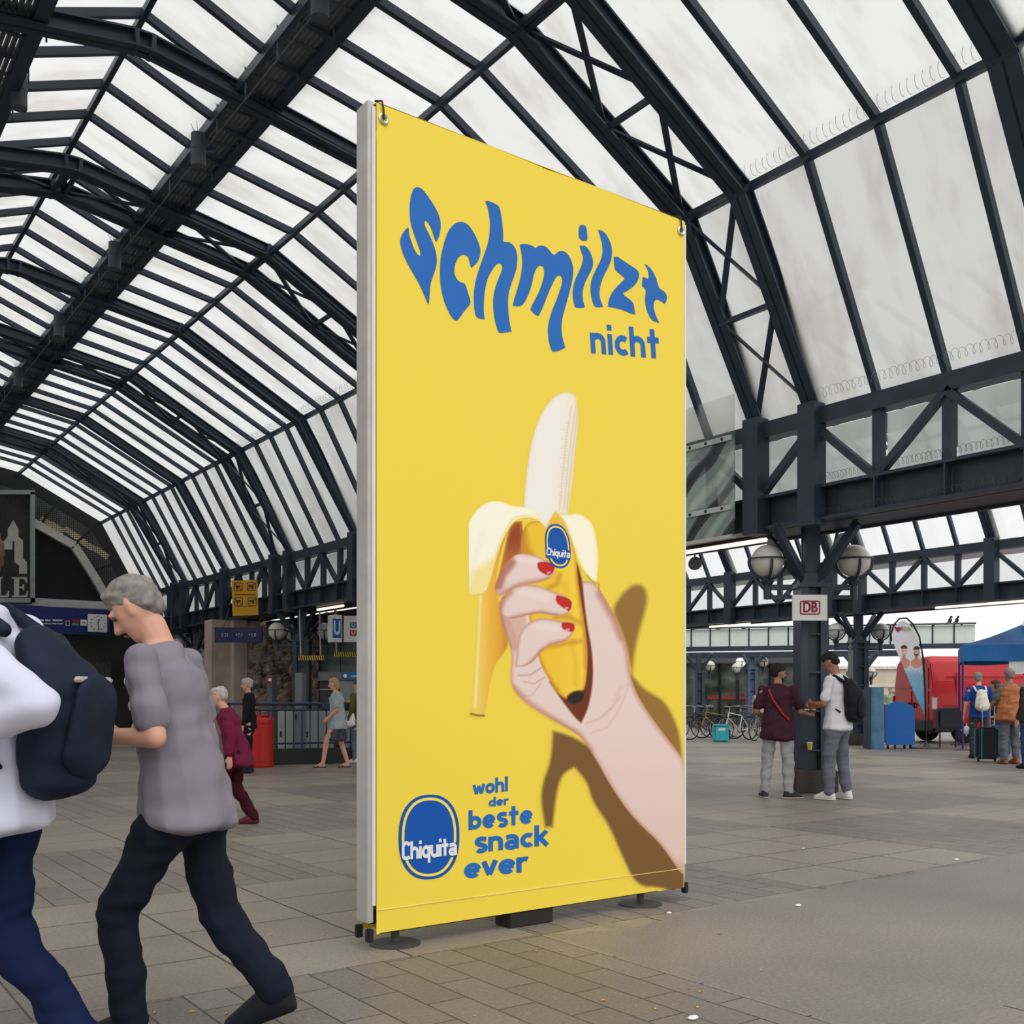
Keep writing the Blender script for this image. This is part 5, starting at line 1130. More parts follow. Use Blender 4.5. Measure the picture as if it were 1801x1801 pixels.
# subway letter signs
t = thing('subway_sign', 'white box sign with a blue underground letter near the banner edge', 'sign', at(589, 25, 0)+Vector((0, 0, CH+(HOR-1106)*25/FPX)), -YAW+.5)
b = MB(); b.box((0, 0, 0), (.27, .3, .66)); b.build('box', WHITE, t, bevel=.01); b = MB(); b.tube([(0, 0, .3), (0, 0, .6)], .02, 6); b.build('hanger', STEEL2, t); b = MB(); b.box((0, -.153, .0), (.21, .006, .46)); b.build('blue_field', BLUE, t); text_mesh('U', .46, WHITE, facing((0, -.16, -.0)), .03, .55, t)
t = thing('line_sign', 'white box sign with teal and red subway line fields beside the banner', 'sign', at(633, 25, 0)+Vector((0, 0, CH+(HOR-1106)*25/FPX)), -YAW)
b = MB(); b.tube([(0, .05, .3), (0, .05, .6)], .02, 6); b.build('hanger', STEEL2, t)
b = MB(); b.box((0, .05, 0), (.8, .1, .64)); b.build('box', WHITE, t, bevel=.008)
for z, c, s_ in ((.09, (30, 122, 118), 'U 4'), (-.1, (158, 44, 36), 'U 2')):
    b = MB(); b.box((-.02, -.005, z), (.44, .01, .14)); b.build('field', mat('line field %s' % s_, c, .5), t); text_mesh(s_, .12, WHITE, facing((-.1, -.015, z)), .02, 1.2, t)
for (xa_, xb_, y, ps, l) in ((525, 570, 1157, (529, 564), 'yellow and black striped height bar hanging on two rods, left one'), (588, 640, 1151, (592,), 'yellow and black striped height bar by the banner edge')):
    f = 26.0; c0 = at((xa_+xb_)/2, f, CH+(HOR-y)*f/FPX); t = thing('height_bar', l, 'warning bar', c0, -YAW, 'striped height bars'); W_ = (xb_-xa_)*f/FPX
    b = MB(); b.box((0, 0, 0), (W_, .05, .12)); b.build('bar', mat('warning yellow', (214, 190, 50), .5), t)
    b = MB(); n = int(W_/.055)
    for k in range(n): x = -W_/2+.03+k*W_/n; b.prism([(x, -.028, -.06), (x+.026, -.028, -.06), (x+.006, -.028, .06), (x-.02, -.028, .06)], (0, -.003, 0))
    b.build('black_stripes', BLACK, t)
    for p in ps: x = (p-(xa_+xb_)/2)*f/FPX; b = MB(); b.tube([(x, 0, .05), (x-.03, 0, 1.25)], .022, 8); b.build('hanger', GREY, t)
# hanging yellow prohibition sign
f = 27.4; t = thing('prohibition_sign', 'yellow sign with four black crossed-out pictograms hanging at the girder', 'sign', at(431, f, CH+(HOR-1051.5)*f/FPX), -YAW)
YS = mat('sign amber', (214, 160, 24), .5, var=.04); T3 = Matrix.Rotation(math.radians(-2), 3, 'Y'); b = MB(); b.box((0, 0, 0), (.69, .02, .94), M=T3); b.build('plate', YS, t, bevel=.004)
DK = mat('sign brown black', (60, 26, 10), .5)
for i, (x, z) in enumerate(((-.18, .29), (.17, .3), (-.17, -.1), (.19, -.1))):
    b = MB(); rrect(b, .23, .23, .04, .018, facing((x, -.014, z))); Mf = facing((x, -.014, z)); sg_ = 1 if i % 2 else -1
    b.beam((x-.09*sg_, -.014, z-.08), (x+.09*sg_, -.014, z+.08), .016, .004, (0, 1, 0)); b.box((x-.01, -.014, z+.015), (.13, .006, .045)); b.box((x+.03*sg_, -.014, z-.03), (.04, .006, .06)); b.build('pictogram', DK, t)
b = MB(); b.box((0, -.013, .085), (.56, .004, .022)); b.box((.0, -.013, -.23), (.5, .004, .01)); b.build('text_line', DK, t)
b = MB(); b.tube([(-.1, .01, .4), (.3, .35, .5)], .02, 6); b.tube([(.1, .01, .4), (.45, .3, .5)], .02, 6); b.tube([(.1, .01, .0), (.45, .3, .0)], .02, 6); b.build('bracket', STEEL, t)
# platform display
f = 27.5; t = thing('platform_display', 'long dark blue platform display with white figures under the girder', 'display', at(420, f, CH+(HOR-1117)*f/FPX), -YAW+math.radians(6))
b = MB(); b.box((0, 0, 0), (1.25, .12, .4)); b.build('case', mat('display navy', (22, 28, 84), .4), t)
for x in (-.4, .5): b = MB(); b.tube([(x, 0, .18), (x+.1, .3, .75)], .015, 6); b.build('hanger', STEEL2, t)
for s_, x in (('S 21', -.35), ('+7.1', .02), ('+5.8', .36)): text_mesh(s_, .14, mat('display text', (190, 200, 230), .5), facing((x, -.066, 0)), .0, .8, t)
# red litter bin
p = gr(457, 1349); t = thing('litter_bin', 'red cylindrical litter bin at the end of the railing', 'litter bin', (p.x, p.y, 0))
RB = mat('bin red', (186, 22, 24), .35, var=.06)
b = MB(); b.lathe([(.235, 0), (.245, .03), (.245, .78), (.25, .8), (.25, .86), (.2, .9)], n=32); b.build('drum', RB, t); b = MB(); b.lathe([(.248, .1), (.25, .11), (.248, .12)], n=32); b.build('band', mat('dark red ring', (130, 16, 18), .4), t)
b = MB()
for k in range(4): b.ball((.13*math.cos(k*1.6), .13*math.sin(k*1.6), .94), .035, n=8)
b.lathe([(.1, .9), (.1, .92)], n=16); b.build('ashtray', RB, t)

# ------------------------------------------------------------------ people
def hull(bm, balls):
    """convex hull of a few ellipsoids (centre, (rx,ry,rz)) as one closed blob"""
    vs = []
    for c, r in balls:
        if isinstance(r, (int, float)): r = (r, r, r)
        for i in range(1, 8):
            t = PI*i/8
            for k in range(12): vs.append(bm.verts.new((c[0]+r[0]*math.sin(t)*math.cos(k*PI/6), c[1]+r[1]*math.sin(t)*math.sin(k*PI/6), c[2]+r[2]*math.cos(t))))
        vs.append(bm.verts.new((c[0], c[1], c[2]+r[2]))); vs.append(bm.verts.new((c[0], c[1], c[2]-r[2])))
    res = bmesh.ops.convex_hull(bm, input=vs)
    junk = list({g for g in res['geom_interior']+res['geom_unused'] if isinstance(g, bmesh.types.BMVert) and g.is_valid})
    bmesh.ops.delete(bm, geom=junk, context='VERTS')
def fuse(name, blobs, mt, parent, vox=.012, wr=0, wscale=9, sm=5, cut=None):
    """union of blobs through a voxel remesh, smoothed; wr adds cloth folds; cut(v) -> True removes the vertex"""
    bm = bmesh.new()
    for bl in blobs: hull(bm, bl)
    me = bpy.data.meshes.new(name); bm.to_mesh(me); bm.free()
    o = bpy.data.objects.new(name, me); C.objects.link(o)
    r = o.modifiers.new('r', 'REMESH'); r.mode = 'VOXEL'; r.voxel_size = vox; r.use_smooth_shade = True
    m = o.modifiers.new('s', 'SMOOTH'); m.factor = .5; m.iterations = sm
    dg = bpy.context.evaluated_depsgraph_get(); dg.update(); n = bpy.data.meshes.new_from_object(o.evaluated_get(dg)); o.modifiers.clear(); o.data = n
    if wr or cut:
        bm = bmesh.new(); bm.from_mesh(n); bm.normal_update()
        if wr:
            for v in bm.verts:
                p = v.co; q = Vector((p.x*wscale, p.y*wscale, p.z*wscale*.8))
                v.co = p+v.normal*wr*(noise.noise(q)+.7*noise.noise(Vector((q.x*.6+q.z*1.5, q.y*.6, q.z*2.2-q.x))))
        if cut: bmesh.ops.delete(bm, geom=[v for v in bm.verts if cut(v.co)], context='VERTS')
        bm.to_mesh(n); bm.free()
    n.materials.clear(); n.materials.append(mt); n.polygons.foreach_set('use_smooth', [True]*len(n.polygons))
    if parent: o.parent = parent
    return o
def chain(pts, rs):
    return [[(pts[i], rs[i]), (pts[i+1], rs[i+1])] for i in range(len(pts)-1)]
HAIR = {k: mat('hair '+k, c, .7, .3, var=.25, scale=40) for k, c in (('black', (26, 23, 24)), ('grey', (128, 122, 116)), ('pale', (176, 170, 164)), ('blond', (168, 136, 98)), ('brown', (78, 56, 44)))}
def mix3(a, b, t): return tuple(a[i]*(1-t)+b[i]*t for i in range(3))
def person(label, p, rz, H=1.76, skin=SKIN, hair='black', top=((180, 180, 180), 'short'), legs_c=(60, 60, 60), shoe_c=(40, 40, 40), lean=0.0, head=(0, 0), hipy=0, feet=((-.12, 0, 0), (.12, 0, 0)), knees=None, arms=None, hands=None, vox=.012, wide=1.0, longtop=.0, loose=1.0, beard=False, hairlen=0, skirt=None, shoes='low', sole=None, belt=None, foot_dir=(0, 0), bare=False, name='person', fingers=True):
    """local frame: +y faces forward, +x is the person's right side, z up; sizes for a 1.76 m body, scaled by H"""
    t = thing(name, label, 'person', p, rz); k = H/1.76; t.scale = (k, k, k)
    W = wide
    hz = .93; hip = (0, hipy, hz); sh = (0, hipy+math.sin(lean)*.5, hz+math.cos(lean)*.5)
    def up(d, x=0, y=0): return (x, hipy+math.sin(lean)*d+y*math.cos(lean), hz+math.cos(lean)*d-y*math.sin(lean))
    nk = up(.56, 0, .01); yaw, pit = head
    hc = Vector(up(.69, 0, .035+.06*math.sin(pit))); hc.z -= .04*(1-math.cos(pit))
    Rh = Matrix.Rotation(yaw, 3, 'Z') @ Matrix.Rotation(-pit, 3, 'X')
    def hp(x, y, z): v = hc+Rh @ Vector((x, y, z)); return (v.x, v.y, v.z)
    J = []
    for i, s in enumerate((-1, 1)):
        f = feet[i]; hj = (s*.095, hipy, hz-.03); an = (f[0], f[1], f[2]+.085)
        kn = knees[i] if knees else tuple(Vector(mix3(hj, an, .5))+Vector((s*.01, .03, 0)))
        J.append((hj, kn, an))
    A = []
    for i, s in enumerate((-1, 1)):
        sj = up(.475, s*.185*W, 0)
        if arms and arms[i]: el, wr_ = arms[i]
        else: el, wr_ = up(.19, s*.25*W, -.02), up(-.05, s*.26*W, .06)
        A.append((sj, el, wr_))
    body = []
    body.append([(up(.02), (.155*W, .11, .1)), (up(.2), (.13*W, .095, .08))]); body.append([(up(.2), (.13*W, .095, .08)), (up(.4), (.155*W, .105, .1))])
    body.append([(up(.38), (.15*W, .1, .1)), (up(.49), (.12*W, .07, .05)), (up(.53), (.07, .06, .03))])
    body.append([(up(.5), .055), (hp(0, -.01, -.08), .052)])
    # head: skull, jaw, nose, ears, brow
    body.append([(hp(0, -.015, .035), (.075, .09, .085)), (hp(0, .005, -.01), (.068, .08, .07))]); body.append([(hp(0, .03, -.03), (.058, .05, .05)), (hp(0, .055, -.085), (.028, .024, .022)), (hp(0, .0, -.06), (.052, .04, .03))])
    body.append([(hp(0, .083, .02), .011), (hp(0, .108, -.018), .012), (hp(0, .09, -.024), .014)])
    body.append([(hp(-.03, .078, .035), .012), (hp(.03, .078, .035), .012)])
    for s in (-1, 1): body.append([(hp(s*.074, -.008, .015), (.007, .014, .02)), (hp(s*.072, .0, -.018), (.007, .01, .01))])
    for i, s in enumerate((-1, 1)):
        sj, el, wr_ = A[i]; body += chain([sj, el, wr_], [.05, .038, .026])
        hj, kn, an = J[i]; body += chain([hj, kn, an], [.088, .056, .04])
        # hand
        wv = Vector(wr_); d = (wv-Vector(el)).normalized(); hd = hands[i] if hands and hands[i] else None
        palm_n = Vector(hd) if hd else Vector((-s, 0, 0)); palm_n = (palm_n-d*palm_n.dot(d)).normalized(); sd = d.cross(palm_n)
        if sd.y < 0 and abs(sd.y) > .2 or (abs(sd.y) <= .2 and sd.z < 0): sd = -sd
        pc = wv+d*.055
        body.append([(tuple(wv+d*.01), .024), (tuple(wv+d*.085+sd*.026), .014), (tuple(wv+d*.085-sd*.026), .014)])
        if fingers:
            cu = .9 if hd else .45
            for q, (o_, L_) in enumerate(((.03, .075), (.01, .085), (-.01, .08), (-.03, .062))):
                b0 = wv+d*.085+sd*o_; d1 = (d*math.cos(cu*.4)+palm_n*math.sin(cu*.4)); b1 = b0+d1*L_*.5; d2 = (d*math.cos(cu*1.3)+palm_n*math.sin(cu*1.3)); b2 = b1+d2*L_*.5
                body += chain([tuple(b0), tuple(b1), tuple(b2)], [.0105, .0095, .0085])
            b0 = wv+d*.03+sd*.024; b1 = b0+(d*.6+sd*.6+palm_n*.3).normalized()*.04; b2 = b1+(d*.8+palm_n*.5).normalized()*.035
            body += chain([tuple(b0), tuple(b1), tuple(b2)], [.015, .012, .010])
        fd = Vector((math.sin(foot_dir[i]), math.cos(foot_dir[i]), 0)); a_ = Vector(an); tp = feet[i][3] if len(feet[i]) > 3 else 0
        body.append([(an, .038), (tuple(a_+Vector((0, 0, -.045))+fd*.0), .034), (tuple(a_+fd*.14+Vector((0, 0, -.06-tp))), (.032, .03, .02))])
    bo = fuse('body', body, skin, t, vox)
    # clothes
    c, style = top; TM = mat('cloth %s' % (c,), c, .85, .15, var=.07, scale=4)
    g = 1.0*loose; lt = longtop
    tb = [[(up(-.09-lt), (.19*W*g, .15*g, .045)), (up(.0), (.175*W*g, .14*g, .05))], [(up(.0), (.175*W*g, .14*g, .05)), (up(.2), (.155*W*g, .12*g, .08))], [(up(.2), (.15*W*g, .115*g, .08)), (up(.41), (.168*W, .118*g, .09))], [(up(.38), (.165*W, .115, .1)), (up(.49), (.15*W, .082, .05)), (up(.535), (.075, .07, .018))]]
    for i, s in enumerate((-1, 1)):
        sj, el, wr_ = A[i]
        if style == 'short': e2 = mix3(sj, el, .72); tb += chain([sj, e2], [.058, .056*g])
        elif style == 'long': tb += chain([sj, el, mix3(el, wr_, .88)], [.066, .055*g, .042*g])
        elif style == 'vest': pass
    fuse('shirt' if style != 'vest' else 'vest', tb, TM, t, vox, .012*g, 8)
    pb = []; LM = mat('trouser %s' % (legs_c,), legs_c, .85, .15, var=.1, scale=5)
    if skirt:
        pb = [[(up(0), (.15*W, .12, .06)), ((0, hipy, .55), (.2, .19, .03))]]; fuse('skirt', pb, mat('skirt cloth', skirt, .85, var=.5, scale=14), t, vox, .03, 12, 3)
    else:
        pb = [[(up(.04), (.14*W, .1, .03)), (up(-.06), (.155*W, .11, .07))]]
        for i, s in enumerate((-1, 1)):
            hj, kn, an = J[i]; an2 = tuple(Vector(an)+Vector((0, 0, .01))); pb += chain([hj, kn, an2], [.086*g, .068*g, .056*g]); pb.append([(up(-.08, s*.055), (.085, .105, .07)), (mix3(hj, kn, .3), (.088*g,)*3)])
        fuse('trousers', pb, LM, t, vox, .012*g, 10)
    if belt: fuse('belt', [[(up(-.115), (.168*W, .125, .02)), (up(-.09), (.168*W, .125, .02))]], BLACK, t, vox, 0, sm=2)
    SMt = mat('shoe %s' % (shoe_c,), shoe_c, .6, .3, var=.05)
    for i in (0, 1):
        an = Vector(J[i][2]); fd = Vector((math.sin(foot_dir[i]), math.cos(foot_dir[i]), 0)); tp = feet[i][3] if len(feet[i]) > 3 else 0
        if bare: bl = [[(tuple(an+Vector((0, 0, -.075))-fd*.03), (.036, .04, .012)), (tuple(an+fd*.16+Vector((0, 0, -.075-tp))), (.042, .05, .012))], [(tuple(an+fd*.1+Vector((-.04, 0, -.06-tp))), .012), (tuple(an+fd*.1+Vector((0, 0, -.02-tp))), .012), (tuple(an+fd*.1+Vector((.04, 0, -.06-tp))), .012)]]
        else: bl = [[(tuple(an+Vector((0, 0, .015))-fd*.01), (.046, .05, .04)), (tuple(an+Vector((0, 0, -.055))-fd*.03), (.042, .05, .03)), (tuple(an+fd*.15+Vector((0, 0, -.055-tp))), (.045, .055, .03))]]
        fuse('shoe' if not bare else 'sandal', bl, SMt, t, .009, 0, sm=3)
        if sole: fuse('sole', [[(tuple(an+Vector((0, 0, -.074))-fd*.035), (.046, .05, .012)), (tuple(an+fd*.155+Vector((0, 0, -.074-tp))), (.05, .06, .012))]], mat('shoe sole', sole, .6), t, .009, 0, sm=2)
    # hair
    if hair:
        hb = [[(hp(0, -.028, .05), (.083, .094, .082)), (hp(0, .02, .075), (.068, .065, .05))], [(hp(0, -.045, .04), (.081, .075, .07)), (hp(0, -.055, -.02-hairlen*.6), (.07, .05, .04+hairlen*.5))]]
        if hairlen > .1: hb.append([(hp(-.06, -.02, 0), (.03, .05, .05)), (hp(-.06, -.03, -hairlen), (.03, .04, .04))]); hb.append([(hp(.06, -.02, 0), (.03, .05, .05)), (hp(.06, -.03, -hairlen), (.03, .04, .04))])
        fuse('hair', hb, HAIR[hair], t, .009, .008, 30, 3)
    if beard: fuse('beard', [[(hp(0, .045, -.085), (.045, .035, .022)), (hp(0, .0, -.06), (.06, .05, .02))], [(hp(-.024, .092, -.045), .009), (hp(.024, .092, -.045), .009)]], HAIR['black'], t, .008, .003, 30, 2)
    for s in (-1, 1):
        b = MB(); b.ball(hp(s*.029, .0755, .018), .0095, n=10); b.build('eye', mat('eye dark', (60, 50, 46), .3), t)
    b = MB(); b.ball(hp(0, .088, -.052), .02, n=10, sc=(1, .35, .25)); b.build('mouth', mat('lips', (160, 92, 84), .5), t)
    return dict(t=t, up=up, hp=hp, A=A, J=J)
def sub(P, name, blobs, mt, wr=0, vox=.01): return fuse(name, blobs, mt, P['t'], vox, wr)
def own(P, name, label, cat, blobs, mt, wr=0, vox=.01, parts=()):
    """something worn or carried: top-level, in the wearer's frame"""
    t = P['t']; r = thing(name, label, cat, t.location, t.rotation_euler.z); r.scale = t.scale
    for nm, bl, m2, w2 in [(name+'_body', blobs, mt, wr)]+list(parts): fuse(nm, bl, m2, r, vox, w2)
    return r
BAGK = mat('black backpack cloth', (24, 25, 29), .75, .2, var=.15, scale=10)
# two men at the column
P = person('man in a dark maroon shirt and pale grey trousers standing left of the column', gr(1368, 1404), FACE(-28), 1.70, SKIN2, 'black', ((62, 34, 46), 'short'), (150, 152, 152), (40, 42, 50), lean=.03, head=(-.75, .12), feet=((-.17, .0, 0), (.13, .02, 0)), foot_dir=(-.5, 1.0), arms=(((-.27, -.02, 1.12), (-.22, .2, 1.02)), ((.27, .1, 1.12), (.32, .34, 1.08))), hands=(None, (0, 0, 1)), loose=1.16, wide=1.08, longtop=.06, beard=True, sole=(200, 198, 190), vox=.011)
u = P['up']
b = MB(); b.tube([u(.50, -.07, .02), u(.47, -.095, -.10), u(.33, -.02, -.155), u(.15, .11, -.15), u(.08, .17, -.10)], .012, 6); st_ = b.build('red_strap', mat('red strap', (178, 24, 40), .5), None); st_.location = P['t'].location; st_.rotation_euler = P['t'].rotation_euler; st_.scale = P['t'].scale
tag(st_, 'thin red shoulder strap across the back of the man in the maroon shirt', 'strap'); st_.name = 'shoulder_strap'
P = person('man in a white T-shirt and grey jeans standing right of the column, looking down', gr(1474, 1407), FACE(48), 1.84, SKIN2, 'black', ((214, 212, 216), 'short'), (104, 106, 116), (212, 208, 196), lean=.04, head=(.15, .55), feet=((-.1, .06, 0), (.13, -.05, 0)), foot_dir=(.1, .35), arms=(((-.235, .06, 1.13), (-.1, .27, 1.13)), ((.235, .04, 1.12), (.04, .28, 1.10))), hands=((1, 0, .2), (-1, 0, .3)), loose=1.1, wide=1.0, belt=True, sole=(224, 220, 210), vox=.011)
u = P['up']
own(P, 'backpack', 'black backpack worn by the man in the white T-shirt', 'backpack', [[(u(.44, 0, -.16), (.13, .05, .05)), (u(.30, 0, -.21), (.155, .1, .1)), (u(.05, 0, -.2), (.15, .09, .07))]], BAGK, .012, parts=[('front_pocket', [[(u(.22, 0, -.3), (.1, .03, .06)), (u(.08, 0, -.29), (.11, .035, .06))]], BAGK, .006)]+[('strap', [[(u(.46, s*.1, -.12), .022), (u(.53, s*.1, -.02), .02)], [(u(.53, s*.1, -.02), .02), (u(.42, s*.115, .1), .018)], [(u(.42, s*.115, .1), .018), (u(.22, s*.15, .08), .015)], [(u(.22, s*.15, .08), .015), (u(.1, s*.15, -.1), .012)]], BAGK, 0) for s in (-1, 1)])
# group by the tent
P = person('man in a blue T-shirt and dark trousers standing by the tent pole, back turned', gr(1722, 1334), FACE(-6), 1.80, SKIN, 'grey', ((34, 66, 130), 'short'), (58, 60, 68), (26, 26, 28), head=(-.3, .15), arms=(None, ((.27, .08, 1.1), (.2, .28, 1.12))), vox=.014, loose=1.05, wide=1.05)
u = P['up']
own(P, 'backpack', 'small cream white backpack worn by the man in the blue T-shirt', 'backpack', [[(u(.42, 0, -.16), (.1, .05, .05)), (u(.14, 0, -.19), (.15, .1, .12))]], mat('cream backpack', (206, 204, 192), .7, var=.06), .008, .012, parts=[('front_pocket', [[(u(.3, 0, -.26), (.08, .02, .04)), (u(.1, 0, -.29), (.1, .025, .06))]], mat('cream backpack', (0, 0, 0)), .0)]+[('strap', [[(u(.44, s*.1, -.13), .022), (u(.53, s*.11, -.03), .022)], [(u(.53, s*.11, -.03), .022), (u(.4, s*.13, .1), .02)]], mat('cream backpack', (0, 0, 0)), 0) for s in (-1, 1)])
P = person('woman with long brown hair between the blue T-shirt and the orange vest', gr(1754, 1331), FACE(20), 1.66, SKIN, 'brown', ((40, 40, 50), 'long'), (40, 62, 96), (30, 30, 32), head=(.5, .25), hairlen=.24, vox=.014)
P = person('man in an orange brown vest and grey trousers, his back turned', gr(1777, 1344), FACE(12), 1.83, SKIN2, 'grey', ((92, 96, 104), 'short'), (96, 98, 104), (134, 90, 50), head=(.1, .1), arms=(((-.27, .08, 1.14), (-.17, .27, 1.06)), None), wide=1.16, loose=1.15, vox=.013)
u = P['up']; own(P, 'quilted_vest', 'orange brown sleeveless vest worn by the heavy man with grey trousers', 'vest', [[(u(-.12), (.275, .205, .05)), (u(.2), (.23, .18, .08))], [(u(.2), (.23, .18, .08)), (u(.42), (.212, .16, .09))], [(u(.4), (.212, .155, .09)), (u(.53), (.1, .1, .03))]], mat('orange brown vest cloth', (164, 98, 56), .7, var=.15, scale=6), .02)
P = person('person in a dark jacket and blue jeans cut off by the right edge', gr(1812, 1352), FACE(30), 1.74, SKIN, 'brown', ((48, 44, 42), 'long'), (44, 66, 104), (30, 30, 34), loose=1.15, vox=.014)
def suitcase(p, rz, lab, c, band=None):
    t = thing('suitcase', lab, 'suitcase', p, rz)
    b = MB(); b.box((0, 0, .37), (.4, .26, .62)); b.build('shell', mat('suitcase %s' % (c,), c, .6, var=.1), t, bevel=.035)
    if band: b = MB(); b.box((-.1, -.132, .37), (.02, .012, .58)); b.box((-.205, 0, .37), (.012, .03, .56)); b.build('teal_piping', mat('teal piping', band, .5), t)
    for s in (-1, 1): b = MB(); b.tube([(s*.15-.02, 0, .03), (s*.15+.02, 0, .03)], .035, 10); b.build('wheel', BLACK, t)
    b = MB(); b.tube([(-.07, .05, .66), (-.07, .05, 1.08), (.07, .05, 1.08), (.07, .05, .66)], .011, 6); b.build('pull_handle', GREY, t)
suitcase(at(1735, 20.2), FACE(-18), 'black suitcase with teal piping standing in front of the man in blue', (22, 26, 34), (30, 140, 150))
suitcase(at(1757, 21.4), FACE(10), 'navy blue suitcase half hidden behind the man in the orange vest', (30, 62, 104))
P = person('person in a pale shirt walking behind the bicycles', at(1336, 34), FACE(170), 1.62, SKIN2, 'brown', ((168, 160, 158), 'short'), (130, 90, 90), (60, 60, 60), vox=.016, fingers=False)
P = person('person glimpsed far off between the teal stand and the red van', at(1566, 40), FACE(160), 1.68, SKIN, 'grey', ((150, 166, 140), 'long'), (90, 90, 100), (60, 60, 60), vox=.02, fingers=False)
# left side walkers
P = person('blond woman in a pale grey blouse and dark skirt walking left past the railing', gr(594, 1350), FACE(84), 1.63, SKIN, 'blond', ((158, 166, 168), 'short'), (60, 60, 60), (50, 34, 30), lean=.05, head=(.1, .2), feet=((-.08, .27, 0), (.08, -.18, 0, -.0)), knees=((-.09, .2, .5), (.1, -.04, .48)), arms=(((-.22, -.05, 1.13), (-.2, .12, .98)), None), loose=1.2, longtop=.08, skirt=(60, 62, 70), bare=True, hairlen=.06, vox=.012)
P = person('person with a white bag mostly hidden behind the left edge of the banner', gr(631, 1342), FACE(60), 1.62, SKIN, 'brown', ((84, 82, 52), 'long'), (96, 104, 114), (220, 220, 220), vox=.014)
u = P['up']; own(P, 'shoulder_bag', 'white bag carried by the person behind the left edge of the banner', 'bag', [[(u(.05, -.24, .02), (.04, .1, .1)), (u(-.1, -.25, .02), (.05, .13, .08))]], WHITE, .01, .014)
P = person('man with white hair in a dark jacket behind the red litter bin', at(438, 17.2), FACE(95), 1.60, SKIN, 'pale', ((28, 28, 36), 'long'), (34, 36, 44), (30, 30, 32), head=(.1, .1), vox=.013)
P = person('small grey haired woman in a maroon coat walking behind the striding man', gr(409, 1451), FACE(98), 1.40, SKIN, 'pale', ((110, 30, 60), 'long'), (62, 18, 34), (90, 30, 40), lean=.25, hipy=-.05, head=(0, .2), feet=((-.08, .2, 0), (.09, -.24, 0)), knees=((-.09, .18, .5), (.1, -.02, .48)), loose=1.2, longtop=.1, vox=.011)
# foreground walkers
P = person('man in a grey T-shirt and dark jeans striding left, looking down at his phone', at(318, 3.74), FACE(86), 1.74, SKIN, 'grey', ((128, 122, 132), 'short'), (22, 27, 40), (14, 16, 22), lean=.17, hipy=-.02, head=(.05, .7), feet=((-.06, .17, .0), (.1, -.33, .08, .07)), knees=((-.08, .2, .5), (.1, -.1, .46)), arms=(((-.27, -.02, 1.13), (-.16, .25, 1.13)), ((.27, .0, 1.12), (.12, .27, 1.12))), hands=((1, 0, 0), (-1, 0, 0)), loose=1.14, wide=1.05, longtop=.03, vox=.008, belt=False)
u = P['up']
A = P['A']
for z_, c_ in ((.42, (176, 186, 186)), (.33, (150, 172, 176)), (.25, (188, 176, 170)), (.17, (160, 178, 182))): sub(P, 'shirt_print', [[(u(z_, -.07, .105), (.03, .03, .03)), (u(z_, .07, .105), (.03, .03, .03))]], mat('print %s' % (c_,), c_, .85))
own(P, 'mobile_phone', 'dark mobile phone held by the man in the grey T-shirt', 'phone', [[((-.05, .38, 1.16), (.03, .004, .06)), ((.05, .38, 1.16), (.03, .004, .06))]], BLACK, 0, .006)
P = person('man in a white long sleeved shirt and dark blue jeans walking at the left edge', at(-14, 3.28), FACE(84), 1.84, SKIN, 'brown', ((206, 206, 224), 'long'), (16, 30, 62), (20, 20, 26), lean=.06, head=(0, .2), feet=((-.08, .34, 0), (.1, -.24, .02, .03)), knees=((-.09, .24, .5), (.1, .03, .48)), arms=(((-.3, -.32, 1.18), (-.24, .0, 1.09)), ((.27, -.1, 1.13), (.2, .16, 1.1))), loose=1.15, wide=1.1, longtop=.02, vox=.009, belt=True)
u = P['up']; NV = mat('navy backpack cloth', (22, 32, 50), .7, .2, var=.15, scale=8)
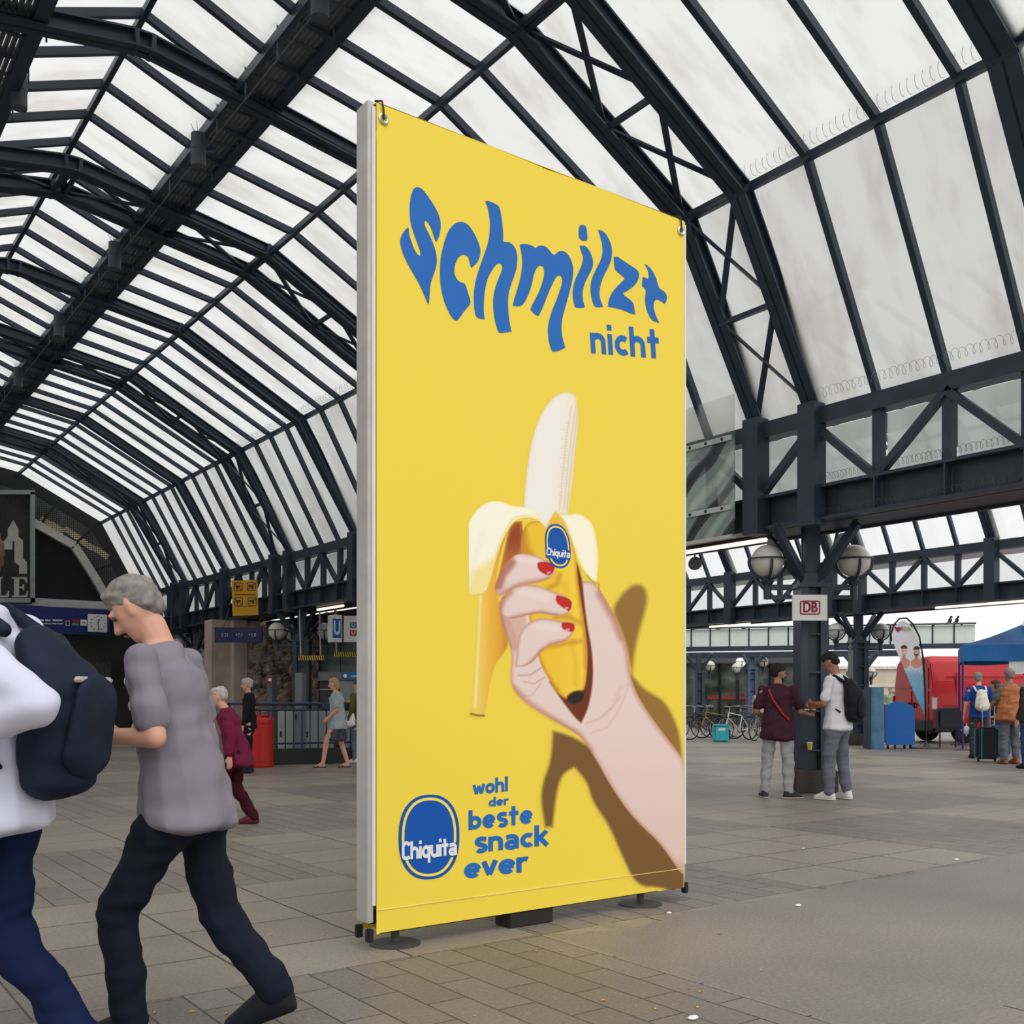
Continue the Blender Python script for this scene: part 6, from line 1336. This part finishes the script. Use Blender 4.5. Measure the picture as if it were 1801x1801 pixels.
own(P, 'backpack', 'large navy backpack on the back of the man in the white shirt', 'backpack', [[(u(.42, 0, -.19), (.12, .05, .05)), (u(.26, 0, -.25), (.15, .11, .12)), (u(.02, 0, -.22), (.15, .1, .07))]], NV, .012, .009, parts=[('front_pocket', [[(u(.24, 0, -.35), (.12, .03, .08)), (u(.08, 0, -.31), (.13, .04, .08))]], NV, .006)]+[('strap', [[(u(.46, s*.1, -.13), .024), (u(.545, s*.1, -.02), .022)], [(u(.545, s*.1, -.02), .022), (u(.42, s*.12, .11), .02)], [(u(.42, s*.12, .11), .02), (u(.2, s*.17, .06), .016)], [(u(.2, s*.17, .06), .016), (u(.06, s*.15, -.12), .014)]], NV, 0) for s in (-1, 1)]+[('reflective_strip', [[(u(.3, -.1, -.345), (.012, .012, .012)), (u(.3, .1, -.345), (.012, .012, .012))]], GREY, 0)])

# ------------------------------------------------------------------ leaves and litter on the paving
LF = mat('yellow leaf', (216, 170, 60), .7, var=.15)
def leaf(p, s, a, mt, lab, nm, cat, grp):
    b = MB(); pts = [(0, 0), (.4, .28), (.8, .25), (1.15, 0), (.8, -.25), (.4, -.28)]; c, d = math.cos(a), math.sin(a)
    vs = [(p.x+s*(x*c-y*d), p.y+s*(x*d+y*c), .004+s*.18*abs(y)*2) for x, y in pts]; b.add(vs+[(x, y, z+.0015) for x, y, z in vs], [(0, 1, 2, 3), (0, 3, 4, 5), (9, 8, 7, 6), (11, 10, 9, 6)]); tag(b.build(nm, mt), lab, cat, grp)
random.seed(11)
LP_ = [(946,1673),(1067,1761),(1155,1775),(838,1788),(983,1673),(1214,1740),(1218,1644),(1229,1747),(1262,1643),(1228,1772),(1337,1708),(1209,1569),(1249,1577),(541,1683),(476,1645),(400,1783),(274,1781),(142,1745),(331,1782),(1537,1553),(1725,1524),(1715,1548),(1728,1517),(1777,1532),(1543,1539),(1709,1549),(1508,1530),(1584,1466),(880,1645),(428,1778),(595,1748),(1642,1520),(1690,1560),(1432,1622),(1050,1590),(620,1478)]
for i, (x, y) in enumerate(LP_): leaf(gr(x, y), random.uniform(.012, .024), random.uniform(0, 6), LF, 'tiny yellow leaf lying on the grey paving', 'fallen_leaf', 'leaf', 'tiny yellow leaves on the paving')
for (x, y, s, l) in ((1219, 1793, .022, 'white crumpled paper scrap at the bottom edge of the photo'), (1404, 1594, .02, 'flat white paper scrap on the asphalt right of the banner'), (1682, 1513, .02, 'white scrap lying far right where slabs meet the asphalt'), (1177, 1607, .016, 'white scrap just right of the banner foot'), (1413, 1493, .014, 'small white scrap on the pale slabs')):
    p = gr(x, y); b = MB(); b.ball(p+Vector((0, 0, s*.35)), s, sc=(1.2, .8, .4), n=8); tag(b.build('paper_scrap', WHITE), l, 'litter')
